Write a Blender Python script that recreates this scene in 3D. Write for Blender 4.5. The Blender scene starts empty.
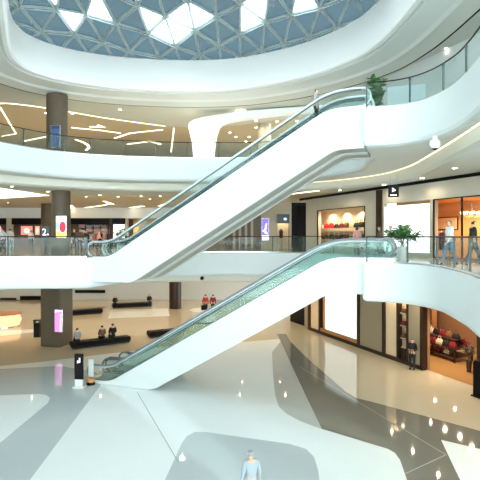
import bpy, bmesh, math, random
from mathutils import Vector, Matrix
R = random.Random(7)
PI = math.pi
S = bpy.context.scene
COL = S.collection
F = 480.0; HY = 236.0; CAMZ = 1.15
L1, L2, L3, L4 = -6.0, 0.0, 6.0, 10.5

# ------------------------------------------------------------------ materials
MATS = {}
def mat(name, rgb, rough=0.5, metal=0.0, spec=0.5, emit=None, es=0.0, noise=0.0, nscale=3.0, coat=0.0):
    if name in MATS: return MATS[name]
    m = bpy.data.materials.new(name); m.use_nodes = True
    nt = m.node_tree; b = nt.nodes['Principled BSDF']
    b.inputs['Base Color'].default_value = (*rgb, 1)
    b.inputs['Roughness'].default_value = rough
    b.inputs['Metallic'].default_value = metal
    b.inputs['Specular IOR Level'].default_value = spec
    b.inputs['Coat Weight'].default_value = coat
    if emit is not None:
        b.inputs['Emission Color'].default_value = (*emit, 1)
        b.inputs['Emission Strength'].default_value = es
    if noise > 0:
        tc = nt.nodes.new('ShaderNodeTexCoord'); n = nt.nodes.new('ShaderNodeTexNoise')
        n.inputs['Scale'].default_value = nscale; n.inputs['Detail'].default_value = 4
        r = nt.nodes.new('ShaderNodeValToRGB')
        r.color_ramp.elements[0].color = (*[max(0, c*(1-noise)) for c in rgb], 1)
        r.color_ramp.elements[1].color = (*[min(1, c*(1+noise)) for c in rgb], 1)
        nt.links.new(tc.outputs['Object'], n.inputs['Vector'])
        nt.links.new(n.outputs['Fac'], r.inputs['Fac'])
        nt.links.new(r.outputs['Color'], b.inputs['Base Color'])
    MATS[name] = m
    return m
def glass(name, tint, refl=0.5, rcol=(1, 1, 1), haze=0.0):
    """thin sheet glass: tinted see-through plus fresnel reflection (and a little surface haze)"""
    m = bpy.data.materials.new(name); m.use_nodes = True
    nt = m.node_tree; nt.nodes.clear()
    o = nt.nodes.new('ShaderNodeOutputMaterial'); mx = nt.nodes.new('ShaderNodeMixShader')
    tr = nt.nodes.new('ShaderNodeBsdfTransparent'); gl = nt.nodes.new('ShaderNodeBsdfGlossy')
    lwt = nt.nodes.new('ShaderNodeLayerWeight'); lwt.inputs['Blend'].default_value = .5
    pw = nt.nodes.new('ShaderNodeMath'); pw.operation = 'POWER'; pw.inputs[1].default_value = 4.5
    mu = nt.nodes.new('ShaderNodeMath'); mu.operation = 'MULTIPLY_ADD'
    tr.inputs['Color'].default_value = (*tint, 1); gl.inputs['Color'].default_value = (*rcol, 1)
    gl.inputs['Roughness'].default_value = 0.03
    mu.inputs[1].default_value = refl; mu.inputs[2].default_value = .008
    L = nt.links
    L.new(lwt.outputs['Facing'], pw.inputs[0]); L.new(pw.outputs[0], mu.inputs[0]); L.new(mu.outputs[0], mx.inputs[0])
    base = tr
    if haze > 0:
        df = nt.nodes.new('ShaderNodeBsdfDiffuse'); df.inputs['Color'].default_value = (.8, .92, .9, 1)
        m2 = nt.nodes.new('ShaderNodeMixShader'); m2.inputs[0].default_value = haze
        L.new(tr.outputs[0], m2.inputs[1]); L.new(df.outputs[0], m2.inputs[2]); base = m2
    L.new(base.outputs[0], mx.inputs[1]); L.new(gl.outputs[0], mx.inputs[2]); L.new(mx.outputs[0], o.inputs[0])
    MATS[name] = m
    return m
def lamp_mat(name, rgb, s):
    return mat(name, rgb, 0.5, emit=rgb, es=s)

white = mat('white_panel', (.63, .69, .685), .45, spec=.3, noise=.012, nscale=.6)
plaster = mat('soffit_plaster', (.70, .74, .69), .6, spec=.2)
sof2 = mat('soffit_step', (.72, .73, .65), .6, spec=.2)
drumw = mat('drum_white', (.93, .96, .955), .5, spec=.2)
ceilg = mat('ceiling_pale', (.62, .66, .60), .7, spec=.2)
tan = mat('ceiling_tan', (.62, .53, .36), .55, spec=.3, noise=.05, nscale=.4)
galf = mat('gallery_floor', (.36, .345, .31), .12, noise=.06, nscale=.7)
fwhite = mat('floor_white', (.87, .915, .92), .05, spec=.5, noise=.02, nscale=.5)
flgrey = mat('floor_light_grey', (.52, .58, .60), .05, noise=.03, nscale=.5)
fmgrey = mat('floor_mid_grey', (.50, .52, .505), .05, noise=.03, nscale=.5)
fdark = mat('floor_dark', (.19, .185, .16), .06, spec=.4, noise=.08, nscale=.7)
fbeige = mat('floor_beige', (.56, .50, .385), .05, spec=.45, noise=.04, nscale=.5)
seam = mat('floor_seam', (.40, .405, .39), .2)
colm = mat('column_bronze', (.115, .09, .062), .45, spec=.25, noise=.12, nscale=6)
colp = mat('column_plaster', (.45, .40, .32), .5)
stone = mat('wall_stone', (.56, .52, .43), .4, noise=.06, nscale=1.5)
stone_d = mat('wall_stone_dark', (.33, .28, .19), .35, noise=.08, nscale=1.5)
black = mat('black_paint', (.004, .004, .0045), .4, spec=.12)
blackm = mat('black_metal', (.012, .014, .015), .4, spec=.25)
brown = mat('dark_wood', (.032, .017, .010), .35, spec=.25)
wood = mat('warm_wood', (.42, .20, .075), .35, noise=.15, nscale=5)
orangew = mat('shop_warm_wall', (.72, .40, .15), .6)
creamw = mat('shop_cream_wall', (.78, .62, .42), .6)
orfloor = mat('shop_warm_floor', (.40, .22, .085), .07)
steel = mat('steel', (.62, .66, .67), .25, metal=.9)
silver = mat('handrail_silver', (.55, .62, .64), .3, metal=.3)
rubber = mat('handrail_dark', (.10, .13, .14), .35)
stepm = mat('step_metal', (.25, .26, .26), .4, metal=.6)
sofm = mat('escalator_soffit', (.40, .43, .40), .5, metal=.2)
skyframe = mat('skylight_steel', (.44, .53, .55), .45)
railglass = glass('rail_glass', (.90, .955, .945), .6, haze=.018)
escglass = glass('escalator_glass', (.90, .955, .945), .5, haze=.016)
clear = glass('clear_pane', (.97, .98, .98), .4)
tinted = glass('tinted_pane', (.137, .172, .188), .25)
shopglass = glass('shop_glass', (.94, .95, .93), .5)
lbox = lamp_mat('lightbox_white', (.95, .985, 1), .74)
skin = mat('skin', (.62, .42, .31), .5)
hair = mat('hair_dark', (.02, .015, .012), .5)
leafm = mat('leaf_green', (.06, .20, .06), .45, noise=.5, nscale=9)
leafl = mat('leaf_light', (.16, .36, .11), .45, noise=.5, nscale=9)
soil = mat('soil', (.05, .035, .025), .9)
potm = mat('pot_pale', (.68, .72, .70), .35)
warm_strip = lamp_mat('warm_strip', (1, .86, .62), 2.0)
cove_strip = lamp_mat('cove_strip', (1, .84, .55), 1.1)
bulb = lamp_mat('downlight_bulb', (1, .88, .68), 14)
panel_lt = lamp_mat('ceiling_panel_light', (1, .94, .78), 1.25)

# ------------------------------------------------------------------ object helpers
def tag(o, label=None, cat=None, group=None, kind=None):
    if label: o['label'] = label
    if cat: o['category'] = cat
    if group: o['group'] = group
    if kind: o['kind'] = kind
    return o
def empty(name, loc, rz=0.0, label=None, cat=None, group=None):
    o = bpy.data.objects.new(name, None); COL.objects.link(o)
    o.location = loc; o.rotation_euler = (0, 0, rz); o.empty_display_size = .2
    return tag(o, label, cat, group)
def children(o): return list(o.children)
def copy_tree(o, parent=None, mats=None):
    c = o.copy(); COL.objects.link(c)
    if parent: c.parent = parent
    for ch in list(o.children): copy_tree(ch, c)
    return c
class MB:
    def __init__(s): s.v = []; s.f = []; s.m = []; s.sm = []
    def add(s, vs, fs, m=0, smooth=False):
        b = len(s.v); s.v += [tuple(v) for v in vs]
        for f in fs: s.f.append(tuple(b+i for i in f)); s.m.append(m); s.sm.append(smooth)
    def box(s, c, d, m=0, rz=0.0):
        x, y, z = d[0]/2, d[1]/2, d[2]/2
        cs, sn = math.cos(rz), math.sin(rz)
        vs = []
        for sx, sy, sz in ((-1,-1,-1),(1,-1,-1),(1,1,-1),(-1,1,-1),(-1,-1,1),(1,-1,1),(1,1,1),(-1,1,1)):
            px, py = sx*x, sy*y
            vs.append((c[0]+px*cs-py*sn, c[1]+px*sn+py*cs, c[2]+sz*z))
        s.add(vs, [(0,3,2,1),(4,5,6,7),(0,1,5,4),(1,2,6,5),(2,3,7,6),(3,0,4,7)], m)
    def prism(s, loop0, loop1, m=0):
        """two matching loops of 3D points, capped"""
        n = len(loop0)
        s.add(list(loop0)+list(loop1), [tuple(range(n-1,-1,-1)), tuple(range(n,2*n))] +
              [(i,(i+1)%n,n+(i+1)%n,n+i) for i in range(n)], m)
    def lathe(s, prof, c=(0,0,0), n=20, m=0, cap=True, smooth=True):
        vs = []
        for r, z in prof:
            for k in range(n):
                a = 2*PI*k/n; vs.append((c[0]+r*math.cos(a), c[1]+r*math.sin(a), c[2]+z))
        fs = []
        for i in range(len(prof)-1):
            for k in range(n):
                k2 = (k+1) % n
                fs.append((i*n+k, i*n+k2, (i+1)*n+k2, (i+1)*n+k))
        s.add(vs, fs, m, smooth)
        if cap:
            s.add(vs[:n], [tuple(range(n-1,-1,-1))], m); s.add(vs[-n:], [tuple(range(n))], m)
    def tube(s, pts, r, n=8, m=0, closed=False, smooth=True):
        pts = [Vector(p) for p in pts]; N = len(pts); vs = []; fs = []
        up0 = None
        for i, p in enumerate(pts):
            if closed: t = pts[(i+1) % N]-pts[i-1]
            else: t = pts[min(i+1, N-1)]-pts[max(i-1, 0)]
            t.normalize()
            a = Vector((0,0,1)) if abs(t.z) < .95 else Vector((1,0,0))
            if up0 is not None and up0.cross(t).length > .2: a = up0
            u = t.cross(a).normalized(); w = u.cross(t).normalized(); up0 = w
            rr = r[i] if isinstance(r, (list, tuple)) else r
            for k in range(n):
                q = 2*PI*k/n
                vs.append(p+u*(rr*math.cos(q))+w*(rr*math.sin(q)))
        M = N if closed else N-1
        for i in range(M):
            j = (i+1) % N
            for k in range(n):
                k2 = (k+1) % n
                fs.append((i*n+k, i*n+k2, j*n+k2, j*n+k))
        s.add(vs, fs, m, smooth)
        if not closed:
            s.add(vs[:n], [tuple(range(n-1,-1,-1))], m); s.add(vs[-n:], [tuple(range(n))], m)
    def ball(s, c, r, m=0, n=10, k=7, sc=(1,1,1)):
        prof = []
        for i in range(k+1):
            a = -PI/2+PI*i/k; prof.append((max(1e-4, r*math.cos(a)), r*math.sin(a)*sc[2]))
        b = len(s.v); s.lathe(prof, (0,0,0), n, m, cap=False)
        for i in range(b, len(s.v)):
            v = s.v[i]; s.v[i] = (v[0]*sc[0]+c[0], v[1]*sc[1]+c[1], v[2]+c[2])
    def build(s, name, mats, parent=None, bevel=0.0):
        me = bpy.data.meshes.new(name); me.from_pydata(s.v, [], s.f)
        if not isinstance(mats, (list, tuple)): mats = [mats]
        for x in mats: me.materials.append(x)
        for p, a, q in zip(me.polygons, s.m, s.sm): p.material_index = a; p.use_smooth = q
        me.update()
        o = bpy.data.objects.new(name, me); COL.objects.link(o)
        if parent: o.parent = parent
        if bevel:
            b = o.modifiers.new('edge', 'BEVEL'); b.width = bevel; b.segments = 2; b.limit_method = 'ANGLE'
        return o
def struct(mb, name, mats, parent=None, label=None):
    o = mb.build(name, mats, parent)
    if parent is None: o['kind'] = 'structure'
    if label: o['label'] = label
    return o

def at_floor(px, py, z=L1):
    d = (CAMZ-z)*F/(py-HY); return Vector(((px-240)/F*d, d, z))
def at_depth(px, py, d):
    return Vector(((px-240)/F*d, d, CAMZ+(HY-py)*d/F))

# ------------------------------------------------------------------ curves
def crom(P, closed, seg=10):
    out = []; n = len(P)
    def g(i):
        if closed: return P[i % n]
        if i < 0: return 2*P[0]-P[1]
        if i >= n: return 2*P[-1]-P[-2]
        return P[i]
    for i in range(n if closed else n-1):
        a, b, c, d = g(i-1), g(i), g(i+1), g(i+2)
        for k in range(seg):
            t = k/seg
            out.append(.5*((2*b)+(c-a)*t+(2*a-5*b+4*c-d)*t*t+(3*b-a-3*c+d)*t**3))
    if not closed: out.append(P[-1].copy())
    return out
def curve(pts, seg=8):
    """closed curve; points with a third item are sharp corners"""
    P = [Vector((p[0], p[1])) for p in pts]; C = [len(p) > 2 for p in pts]
    if not any(C): return crom(P, True, seg)
    k = C.index(True); P = P[k:]+P[:k]; C = C[k:]+C[:k]
    out = []; run = [P[0]]
    for i in range(1, len(P)+1):
        q = P[i % len(P)]; run.append(q)
        if C[i % len(P)]:
            if len(run) == 2: out.append(run[0].copy())
            else: out += crom(run, False, seg)[:-1]
            run = [q]
    return out
def offs(c, o):
    n = len(c); A = sum(c[i].x*c[(i+1)%n].y-c[(i+1)%n].x*c[i].y for i in range(n))
    s = 1 if A > 0 else -1; out = []
    for i in range(n):
        a = (c[i]-c[i-1]).normalized(); b = (c[(i+1)%n]-c[i]).normalized()
        na = Vector((a.y, -a.x)); nb = Vector((b.y, -b.x)); m = (na+nb)
        if m.length < 1e-6: m = na
        m.normalize(); k = max(.5, m.dot(na))
        out.append(c[i]+m*(s*o/k))
    return out
def sweep(mb, c, prof, m=0, ms=None):
    """surface of revolution-like band: prof = [(outward offset, z)...] along closed curve c"""
    n = len(c)
    for j in range(len(prof)-1):
        (o0, z0), (o1, z1) = prof[j], prof[j+1]
        A = offs(c, o0) if o0 else c; B = offs(c, o1) if o1 else c
        vs = [(p.x, p.y, z0) for p in A]+[(p.x, p.y, z1) for p in B]
        mb.add(vs, [(i, (i+1)%n, n+(i+1)%n, n+i) for i in range(n)], ms[j] if ms else m, True)
def fill(mb, loops, z, m=0, up=True):
    bm = bmesh.new(); es = []
    for L in loops:
        vs = [bm.verts.new((p[0], p[1], z)) for p in L]
        es += [bm.edges.new((vs[i], vs[(i+1)%len(vs)])) for i in range(len(vs))]
    bmesh.ops.triangle_fill(bm, use_beauty=True, use_dissolve=False, edges=es)
    bm.normal_update(); bm.verts.index_update()
    fs = []
    for f in bm.faces:
        ids = [v.index for v in f.verts]
        if (f.normal.z > 0) != up: ids.reverse()
        fs.append(ids)
    mb.add([v.co for v in bm.verts], fs, m); bm.free()

NEAR = [(5.6,8.6),(5.2,4),(3,.4),(-2.5,-.6),(-8,.8),(-13,6),(-14.6,14)]
RIGHT = [(6.0,21.75,'c'),(4.74,18.55,'c'),(5.9,18.25),(6.65,17.4),(6.95,16),(6.85,14.6),(6.5,12.8),(6.0,10.8)]
RIGHT2 = [(6.0,21.75,'c'),(4.74,18.55,'c'),(5.8,18.2),(6.4,17.3),(6.62,16.2),(6.5,15.0),(6.2,13.2),(5.75,11.3)]
V2 = curve(RIGHT2+NEAR+[(-14.2,20),(-13.2,21.9),(-11.4,22.7),(-9.4,22.95),(-7.3,23.12,'c'),(-6.1,26.25,'c'),(-5.0,28.6),(-2.5,30.2),(0,30.4),(2.2,29.9),(5.0,27.9),(6.3,25.6),(6.1,23.3)])
V3 = curve(RIGHT+NEAR+[(-14.2,20),(-12.8,25),(-9.9,28.8),(-5,30.3),(0,30.5),(2.2,30.0),(5.0,27.9),(6.3,25.6),(6.1,23.3)])
STEP = curve([(7.0,12),(7.6,16),(8.1,20),(8.4,24),(7.6,27.4),(4.7,30.6),(0,31.7),(-5,31.5),(-9.6,30.2),(-13.7,26.3),(-15.2,20.5),(-15.8,14),(-14,5),(-8.6,-.3),(-2.5,-1.7),(4,-.6),(6.2,4),(6.6,8.6)])
OPEN = curve([(7.2,21),(6.9,24.3),(6.0,26.8),(3.6,29.6),(.3,31.6),(-2.7,32.2),(-6,32.0),(-9.1,31.2),(-11.2,29.9),(-12.2,28.6),(-12.5,27.2),(-12.1,25.3),(-10.5,21.5),(-8.6,17.2),(-6.4,12),(-4.4,8),(-1.5,5.6),(3,7),(6,12),(7.1,17)])
RECT = [(-34,-7),(17,-7),(17,58),(-34,58)]

# ------------------------------------------------------------------ shell: floors, fascias, ceilings
f = MB()
f.add([(*p, L1) for p in RECT], [(0,1,2,3)], 0)
def inlay(pxs, m, lift, smooth=False, extra=()):
    P = [at_floor(*p) for p in pxs]
    L = [(p.x, p.y) for p in P]+list(extra)
    fill(f, [L], L1+lift, m)
inlay([(-60,372),(0,366),(40,362),(90,356),(180,345),(240,342),(279,339),(290,343),(306,358),(345,392),(356,398),(372,402),(420,415),(480,431),(640,468)], 3, .002, extra=[(17,50),(17,57.9),(-33.9,57.9),(-33.9,30)])
inlay([(104,381),(100,386),(65,433),(30,480),(-20,560),(-300,600),(-250,372),(-60,374),(0,369),(60,366),(95,372)], 1, .004)
inlay([(-70,394),(0,395.5),(38,394),(46,395),(50,398),(48,403),(30,418),(0,443),(-60,490),(-160,520)], 0, .006)
inlay([(140,530),(165,480),(182,443),(187,436),(195,432),(205,432),(240,437),(290,444),(306,449),(314,457),(318,470),(326,530)], 1, .004)
inlay([(272,352),(273,375),(275,395),(279,407),(287,414),(300,421),(324,430),(300,385),(281,341)], 2, .004)
inlay([(277,334),(281,342),(300,384),(322,429),(388,449),(395,453),(400,460),(407,480),(425,560),(520,560),(460,480),(441,440),(480,449),(600,480),(600,460),(480,431),(372,402),(356,398),(346,392),(306,357),(290,341),(286,334)], 4, .006)
inlay([(112,309.5),(168,308.5),(170,316),(108,318.5)], 0, .006)
inlay([(0,331),(40,329),(45,331),(0,336)], 0, .006)
# thin seams between slabs
def seam_line(a, b, w=.03):
    A, B = at_floor(*a), at_floor(*b); d = (B-A).normalized(); n = Vector((-d.y, d.x, 0))*w/2
    f.add([A-n+Vector((0,0,.008)), B-n+Vector((0,0,.008)), B+n+Vector((0,0,.008)), A+n+Vector((0,0,.008))], [(0,1,2,3)], 5)
seam_line((137,392),(178,462)); seam_line((300,367),(446,455), .035); seam_line((405,474),(446,455), .035)
struct(f, 'floor', [fwhite, flgrey, fmgrey, fbeige, fdark, seam], label='polished white, grey and beige ground floor of the atrium')

def gallery(V, z, nm, tn):
    m = MB(); fill(m, [RECT, V], z, 0, True)
    struct(m, 'floor_'+nm, galf)
    m = MB()
    sweep(m, V, [(.06, z), (.06, z+.1), (0, z+.1), (0, z-1.22), (.05, z-1.34), (.18, z-1.4)], 0)
    b = MB()
    struct(m, tn, white)
    m = MB()
    fill(m, [offs(V, .18), STEP], z-1.4, 0, False)
    struct(m, 'ceiling_soffit_'+nm, plaster)
    m = MB(); sweep(m, STEP, [(0, z-1.4), (.1, z-1.8), (.3, z-1.9)], 0)
    struct(m, tn+'0', sof2)
    m = MB(); fill(m, [RECT, offs(STEP, .3)], z-1.9, 0, False)
    return m
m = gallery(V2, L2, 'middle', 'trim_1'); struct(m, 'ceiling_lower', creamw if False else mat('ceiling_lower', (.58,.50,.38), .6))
m = gallery(V3, L3, 'upper', 'trim_2')
# middle-level ceiling: pale along the right shops, tan at the back
def split_ceiling(hole, path, z, names, mats, gap):
    a = MB(); fill(a, [[(-34,-7),(17,-7)]+path[::-1], hole], z, 0, False); struct(a, names[0], mats[0])
    b = MB(); fill(b, [path+[(17,58),(-34,58)]], z, 0, False); struct(b, names[1], mats[1])
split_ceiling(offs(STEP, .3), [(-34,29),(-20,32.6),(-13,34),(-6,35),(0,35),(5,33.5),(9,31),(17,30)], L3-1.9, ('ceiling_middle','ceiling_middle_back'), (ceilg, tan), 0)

m = MB()
sweep(m, OPEN, [(.5, 12.95), (0, 12.95), (0, 11.02), (.06, 10.9), (.25, 10.84)], 0)
struct(m, 'trim_3', drumw)
m = MB()
sweep(m, OPEN, [(.25, 10.84), (.25, 10.92), (.4, 10.92), (.4, 10.8), (1.55, 10.72), (1.75, 10.62), (1.75, 10.66)], 0)
struct(m, 'trim_4', mat('lip_white', (.80, .86, .84), .5, spec=.2))
m = MB()
sweep(m, OPEN, [(1.75, 10.66), (2.62, 10.5), (2.62, 10.7), (2.72, 10.7), (2.72, L4)], ms=[0,1,1,1])  # groove faces painted black to deepen the shade of the gap
struct(m, 'trim_5', [plaster, black])
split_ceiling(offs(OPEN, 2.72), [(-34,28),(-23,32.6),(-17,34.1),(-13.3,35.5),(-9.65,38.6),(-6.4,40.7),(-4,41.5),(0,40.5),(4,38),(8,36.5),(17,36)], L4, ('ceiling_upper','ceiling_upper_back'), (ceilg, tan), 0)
# roof slab above so that daylight only comes through the skylight
m = MB(); fill(m, [RECT, offs(OPEN, .5)], 12.96, 0, True); sweep(m, OPEN, [(.5, 12.96), (.5, 11.0)], 0)
struct(m, 'roof', plaster)

# outer walls
def wallbox(nm, a, b, z0, z1, t, mt):
    m = MB(); A = Vector(a); B = Vector(b); d = (B-A).normalized(); n = Vector((-d.y, d.x))*t
    q = [A, B, B+n, A+n]
    m.prism([(p.x, p.y, z0) for p in q], [(p.x, p.y, z1) for p in q]); return struct(m, nm, mt)
wallbox('wall_left', (-34,-7), (-34,58), L1, 12.95, .3, stone)
wallbox('wall_back', (-34,57.7), (17,57.7), L1, 12.95, .3, stone)

# ------------------------------------------------------------------ skylight
SK = 13.12
COLT = {-8:(-16.0,32.3,3.0),-7:(-14.6,31.0,3.0),-6:(-13.2,32.2,3.0),-5:(-11.65,30.9,3.0),-4:(-9.88,31.3,3.05),-3:(-8.4,29.4,3.6),-2:(-7.1,30.9,4.05),-1:(-5.4,28.2,3.4),
        0:(-4.07,30.1,4.05),1:(-2.65,27.8,3.5),2:(-1.29,29.95,3.9),3:(.02,28.2,3.6),4:(1.4,30.7,4.0),5:(2.75,29.7,3.9),6:(4.15,32.4,3.7),7:(5.5,31.0,3.7),8:(6.9,33.6,3.7),9:(8.3,32.3,3.7),10:(9.7,34,3.7)}
def node(i, j):
    X, d0, p = COLT[i]
    d = d0-(p*min(j, 2)+3.7*max(0, j-2) if j > 0 else 3.7*j)
    if i < 0: X += .12*max(0, j)
    return Vector((X, d, SK-.02))
whites = [(73,20),(95,8),(110,10),(152,20),(164,33),(179,32),(185,17),(200,18),(207,7),(247,21),(255,9),(297,7),(12,4),(26,2),(135,2),(297,2),(300,5)]
def inside(p, c):
    r = False; n = len(c)
    for i in range(n):
        a, b = c[i], c[i-1]
        if (a.y > p.y) != (b.y > p.y) and p.x < (b.x-a.x)*(p.y-a.y)/(b.y-a.y)+a.x: r = not r
    return r
bigO = offs(OPEN, 1.2)
fr = MB(); pc = MB(); pt = MB(); seen = set(); rc = random.Random(3); bolts = MB()
def ok(p): return inside(Vector((p.x, p.y)), bigO)
for i in range(-7, 10):
    for j in range(-2, 9):
        A, B = node(i, j), node(i, j+1)
        jj = j if i % 2 == 0 else j+1
        for side in (1, -1):
            # third corner: neighbour column, half way between
            jn = j if (i % 2 == 0) else j+1
            C = node(i+side, jn)
            T = [A, B, C]
            if not any(ok(p) for p in T): continue
            cen = (A+B+C)/3
            px = 240+cen.x/cen.y*F; py = HY-(cen.z-CAMZ)/cen.y*F
            w = any((px-a)**2+(py-b)**2 < 7.3**2 for a, b in whites)
            if py < -12: w = rc.random() < .3
            q = [c+(cen-c)*.015+Vector((0,0,.04)) for c in T]
            (pc if w else pt).prism(q, [p+Vector((0,0,.03)) for p in q])
            for a, b in ((A,B),(B,C),(C,A)):
                key = tuple(sorted(((round(a.x,2),round(a.y,2)),(round(b.x,2),round(b.y,2)))))
                if key in seen: continue
                seen.add(key)
                fr.tube([a, b], .085, 6, 0, smooth=False)
                fr.tube([a+Vector((0,0,-.16)), b+Vector((0,0,-.16))], .03, 6, 0, smooth=False)
        if ok(A): fr.ball((A.x, A.y, A.z-.03), .15, 0, 8, 5)
sk = empty('window_1', (0,0,0)); sk['kind'] = 'structure'; sk['label'] = 'triangulated skylight over the oval roof opening'
fr.build('skylight_frame', skyframe, sk); pc.build('clear_pane', clear, sk); pt.build('tinted_pane', tinted, sk)

# ------------------------------------------------------------------ escalators
P0 = Vector((-7.2, 23.35, 0)); E = Vector((.938, -.347, 0)).normalized(); N = Vector((-E.y, E.x, 0))
def W(t, n, z): return P0+E*t+N*n+Vector((0,0,z))
def smooth_profile(pts, r=.7, k=6):
    """round the inner corners of an open (t,z) polyline"""
    P = [Vector(p) for p in pts]; out = [P[0]]
    for i in range(1, len(P)-1):
        a = (P[i-1]-P[i]); b = (P[i+1]-P[i]); ra = min(r, a.length*.45, b.length*.45)
        A = P[i]+a.normalized()*ra; B = P[i]+b.normalized()*ra
        for q in range(k+1):
            t = q/k; out.append(A*(1-t)**2+P[i]*2*t*(1-t)+B*t*t)
    out.append(P[-1]); return out
def interp(prof, t):
    for a, b in zip(prof, prof[1:]):
        if a.x <= t <= b.x: return a.y+(b.y-a.y)*(t-a.x)/max(1e-9, b.x-a.x)
    return prof[0].y if t < prof[0].x else prof[-1].y
def escalator(zb, low, n0, name_label, group, te=13.95):
    """low: bottom outline (t,z) from lower to upper end"""
    WD = 1.4; root = empty('escalator', W(0, n0+WD/2, zb), 0, name_label, 'escalator', group)
    inv = Matrix.Translation(-root.location)
    def part(mb, nm, mt, par=None, bevel=0):
        mb.v = [tuple(Vector(v)-root.location) for v in mb.v]
        return mb.build(nm, mt, par or root, bevel)
    deck = smooth_profile([(-.15,.15),(1.0,.15),(11.5,6.3),(te+.05,6.3)], .9)
    deckc = smooth_profile([(0,.15),(1.0,.15),(11.5,6.3),(12.88,6.3)], .9)
    lowp = smooth_profile(low, .35, 4)
    loop = deckc+lowp[::-1]
    for k, (a, b) in enumerate(((0, .2), (WD-.2, WD))):
        m = MB(); m.prism([W(p.x, n0+a, zb+p.y) for p in loop], [W(p.x, n0+b, zb+p.y) for p in loop]); part(m, 'side_cladding', white)
    # deck ends standing on the landings beyond the truss
    for a in (.02, WD-.2):
        m = MB()
        q = [(12.88,6.02),(te+.05,6.02),(te+.11,6.15),(te+.05,6.3),(12.88,6.3)]
        m.prism([W(t, n0+a, zb+z) for t, z in q], [W(t, n0+a+.18, zb+z) for t, z in q]); part(m, 'deck_end', steel); m = MB()
        q = [(-.3,.01),(0,.01),(0,.15),(-.3,.15),(-.36,.08)]
        m.prism([W(t, n0+a, zb+z) for t, z in q], [W(t, n0+a+.18, zb+z) for t, z in q]); part(m, 'deck_end', steel)
    # soffit between the side claddings
    m = MB(); lo = [(p.x, p.y+.03) for p in lowp if True]
    for (t0, z0), (t1, z1) in zip(lo, lo[1:]):
        q = [(t0,z0),(t1,z1),(t1,z1+.12),(t0,z0+.12)]
        m.prism([W(t, n0+.2, zb+z) for t, z in q], [W(t, n0+WD-.2, zb+z) for t, z in q])
    part(m, 'soffit', sofm)
    # steps
    m = MB(); pts = []; n = 28; t = .9; run = (11.45-.9)/n; rise = 5.98/n; z = .02
    up = [(-.2, .02), (.9, .02)]
    for k in range(n):
        up += [(t, z+rise), (t+run, z+rise)]; t += run; z += rise
    up += [(12.88, z)]
    dn = [(12.88, z-.35), (11.45, z-.35), (.9, -.02), (-.2, -.02)]
    up2 = up+dn
    for a, b in zip(up, up[1:]):
        d0 = (a[0], a[1]-.02 if a[0] < .95 else a[1]-.3); d1 = (b[0], b[1]-.02 if b[0] < .95 else b[1]-.3)
        if abs(a[0]-b[0]) < 1e-6:
            m.add([W(a[0], n0+.2, zb+a[1]), W(b[0], n0+.2, zb+b[1]), W(b[0], n0+WD-.2, zb+b[1]), W(a[0], n0+WD-.2, zb+a[1])], [(0,1,2,3)])
        else:
            m.prism([W(q[0], n0+.2, zb+q[1]) for q in (a, b, d1, d0)], [W(q[0], n0+WD-.2, zb+q[1]) for q in (a, b, d1, d0)])
    part(m, 'steps', stepm)
    for q in (((-.9,.012),(.5,.012),(.5,.03),(-.9,.03)), ((12.7,6.012),(14.6,6.012),(14.6,6.03),(12.7,6.03))):
        m = MB(); m.prism([W(t, n0+.22, zb+z) for t, z in q], [W(t, n0+WD-.22, zb+z) for t, z in q]); part(m, 'landing_plate', steel)
    # balustrade glass + handrail
    r = .36; t0, t1 = -.35+r, te-r
    for k, nn in enumerate((n0+.1, n0+WD-.1)):
        ts = [t0-r*math.cos(a*PI/16) for a in range(0, 9)]
        ts = sorted(set([round(x, 4) for x in ts+[t0+.3*q for q in range(1, int((t1-t0)/.3)+1)]+[t1+r*math.sin(a*PI/16) for a in range(0, 9)]]))
        top = []; bot = []
        for t in ts:
            d = interp(deck, t); zc = d+.36
            if t < t0: h = math.sqrt(max(0, r*r-(t0-t)**2))
            elif t > t1: h = math.sqrt(max(0, r*r-(t-t1)**2))
            else: h = None
            top.append((t, zc+(h if h is not None else r)))
            bot.append((t, max(d-.02, zc-h) if h is not None else d-.02))
        m = MB()
        for i in range(len(ts)-1):
            q = [bot[i], bot[i+1], top[i+1], top[i]]
            for off, rev in ((-.006, False), (.006, True)):
                vs = [W(p[0], nn+off, zb+p[1]) for p in q]
                m.add(vs, [(3,2,1,0) if rev else (0,1,2,3)])
        part(m, 'balustrade_glass', escglass)
        path = []
        for a in range(0, 13):
            th = -PI/2-.3+(-(PI-.3))*a/12
            path.append((t0+r*math.cos(th)*1.0, interp(deck, t0)+.36+r*math.sin(th)))
        for t in [t0+.3*q for q in range(1, int((t1-t0)/.3))]: path.append((t, interp(deck, t)+.72))
        for a in range(0, 13):
            th = PI/2-(PI-.0+.3)*a/12
            path.append((t1+r*math.cos(th), interp(deck, t1)+.36+r*math.sin(th)))
        m = MB(); m.tube([W(p[0], nn, zb+p[1]) for p in path], .05, 8); hrl = part(m, 'handrail', silver if zb == L2 else mat('handrail_grey', (.17,.20,.21), .3))
        # metal guide just under the handrail
        m = MB(); m.tube([W(p[0], nn, zb+interp(deck, p[0])+.72-.075) for p in path if t0 < p[0] < t1], .034, 6); part(m, 'handrail_guide', rubber if zb == L2 else silver, hrl)
        m = MB()
        dp = [p for p in deck]
        m.tube([W(p.x, nn, zb+p.y+.012) for p in dp], .03, 6); part(m, 'deck_trim', rubber)
        m = MB(); m.box((0,0,0), (.02,.2,.3)); 
    return root
LOWER = [(0,0.012),(3.35,0.012),(11.54,4.85),(12.88,4.85)]
UPPER = [(0,-1.05),(2.25,-1.05),(11.75,4.62),(12.88,4.62)]
escalator(L1, LOWER, 0, 'front escalator of the lower pair, rising from ground floor to middle gallery', 'escalators')
escalator(L1, LOWER, 1.48, 'rear escalator of the lower pair, behind the one rising from the ground', 'escalators')
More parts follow.
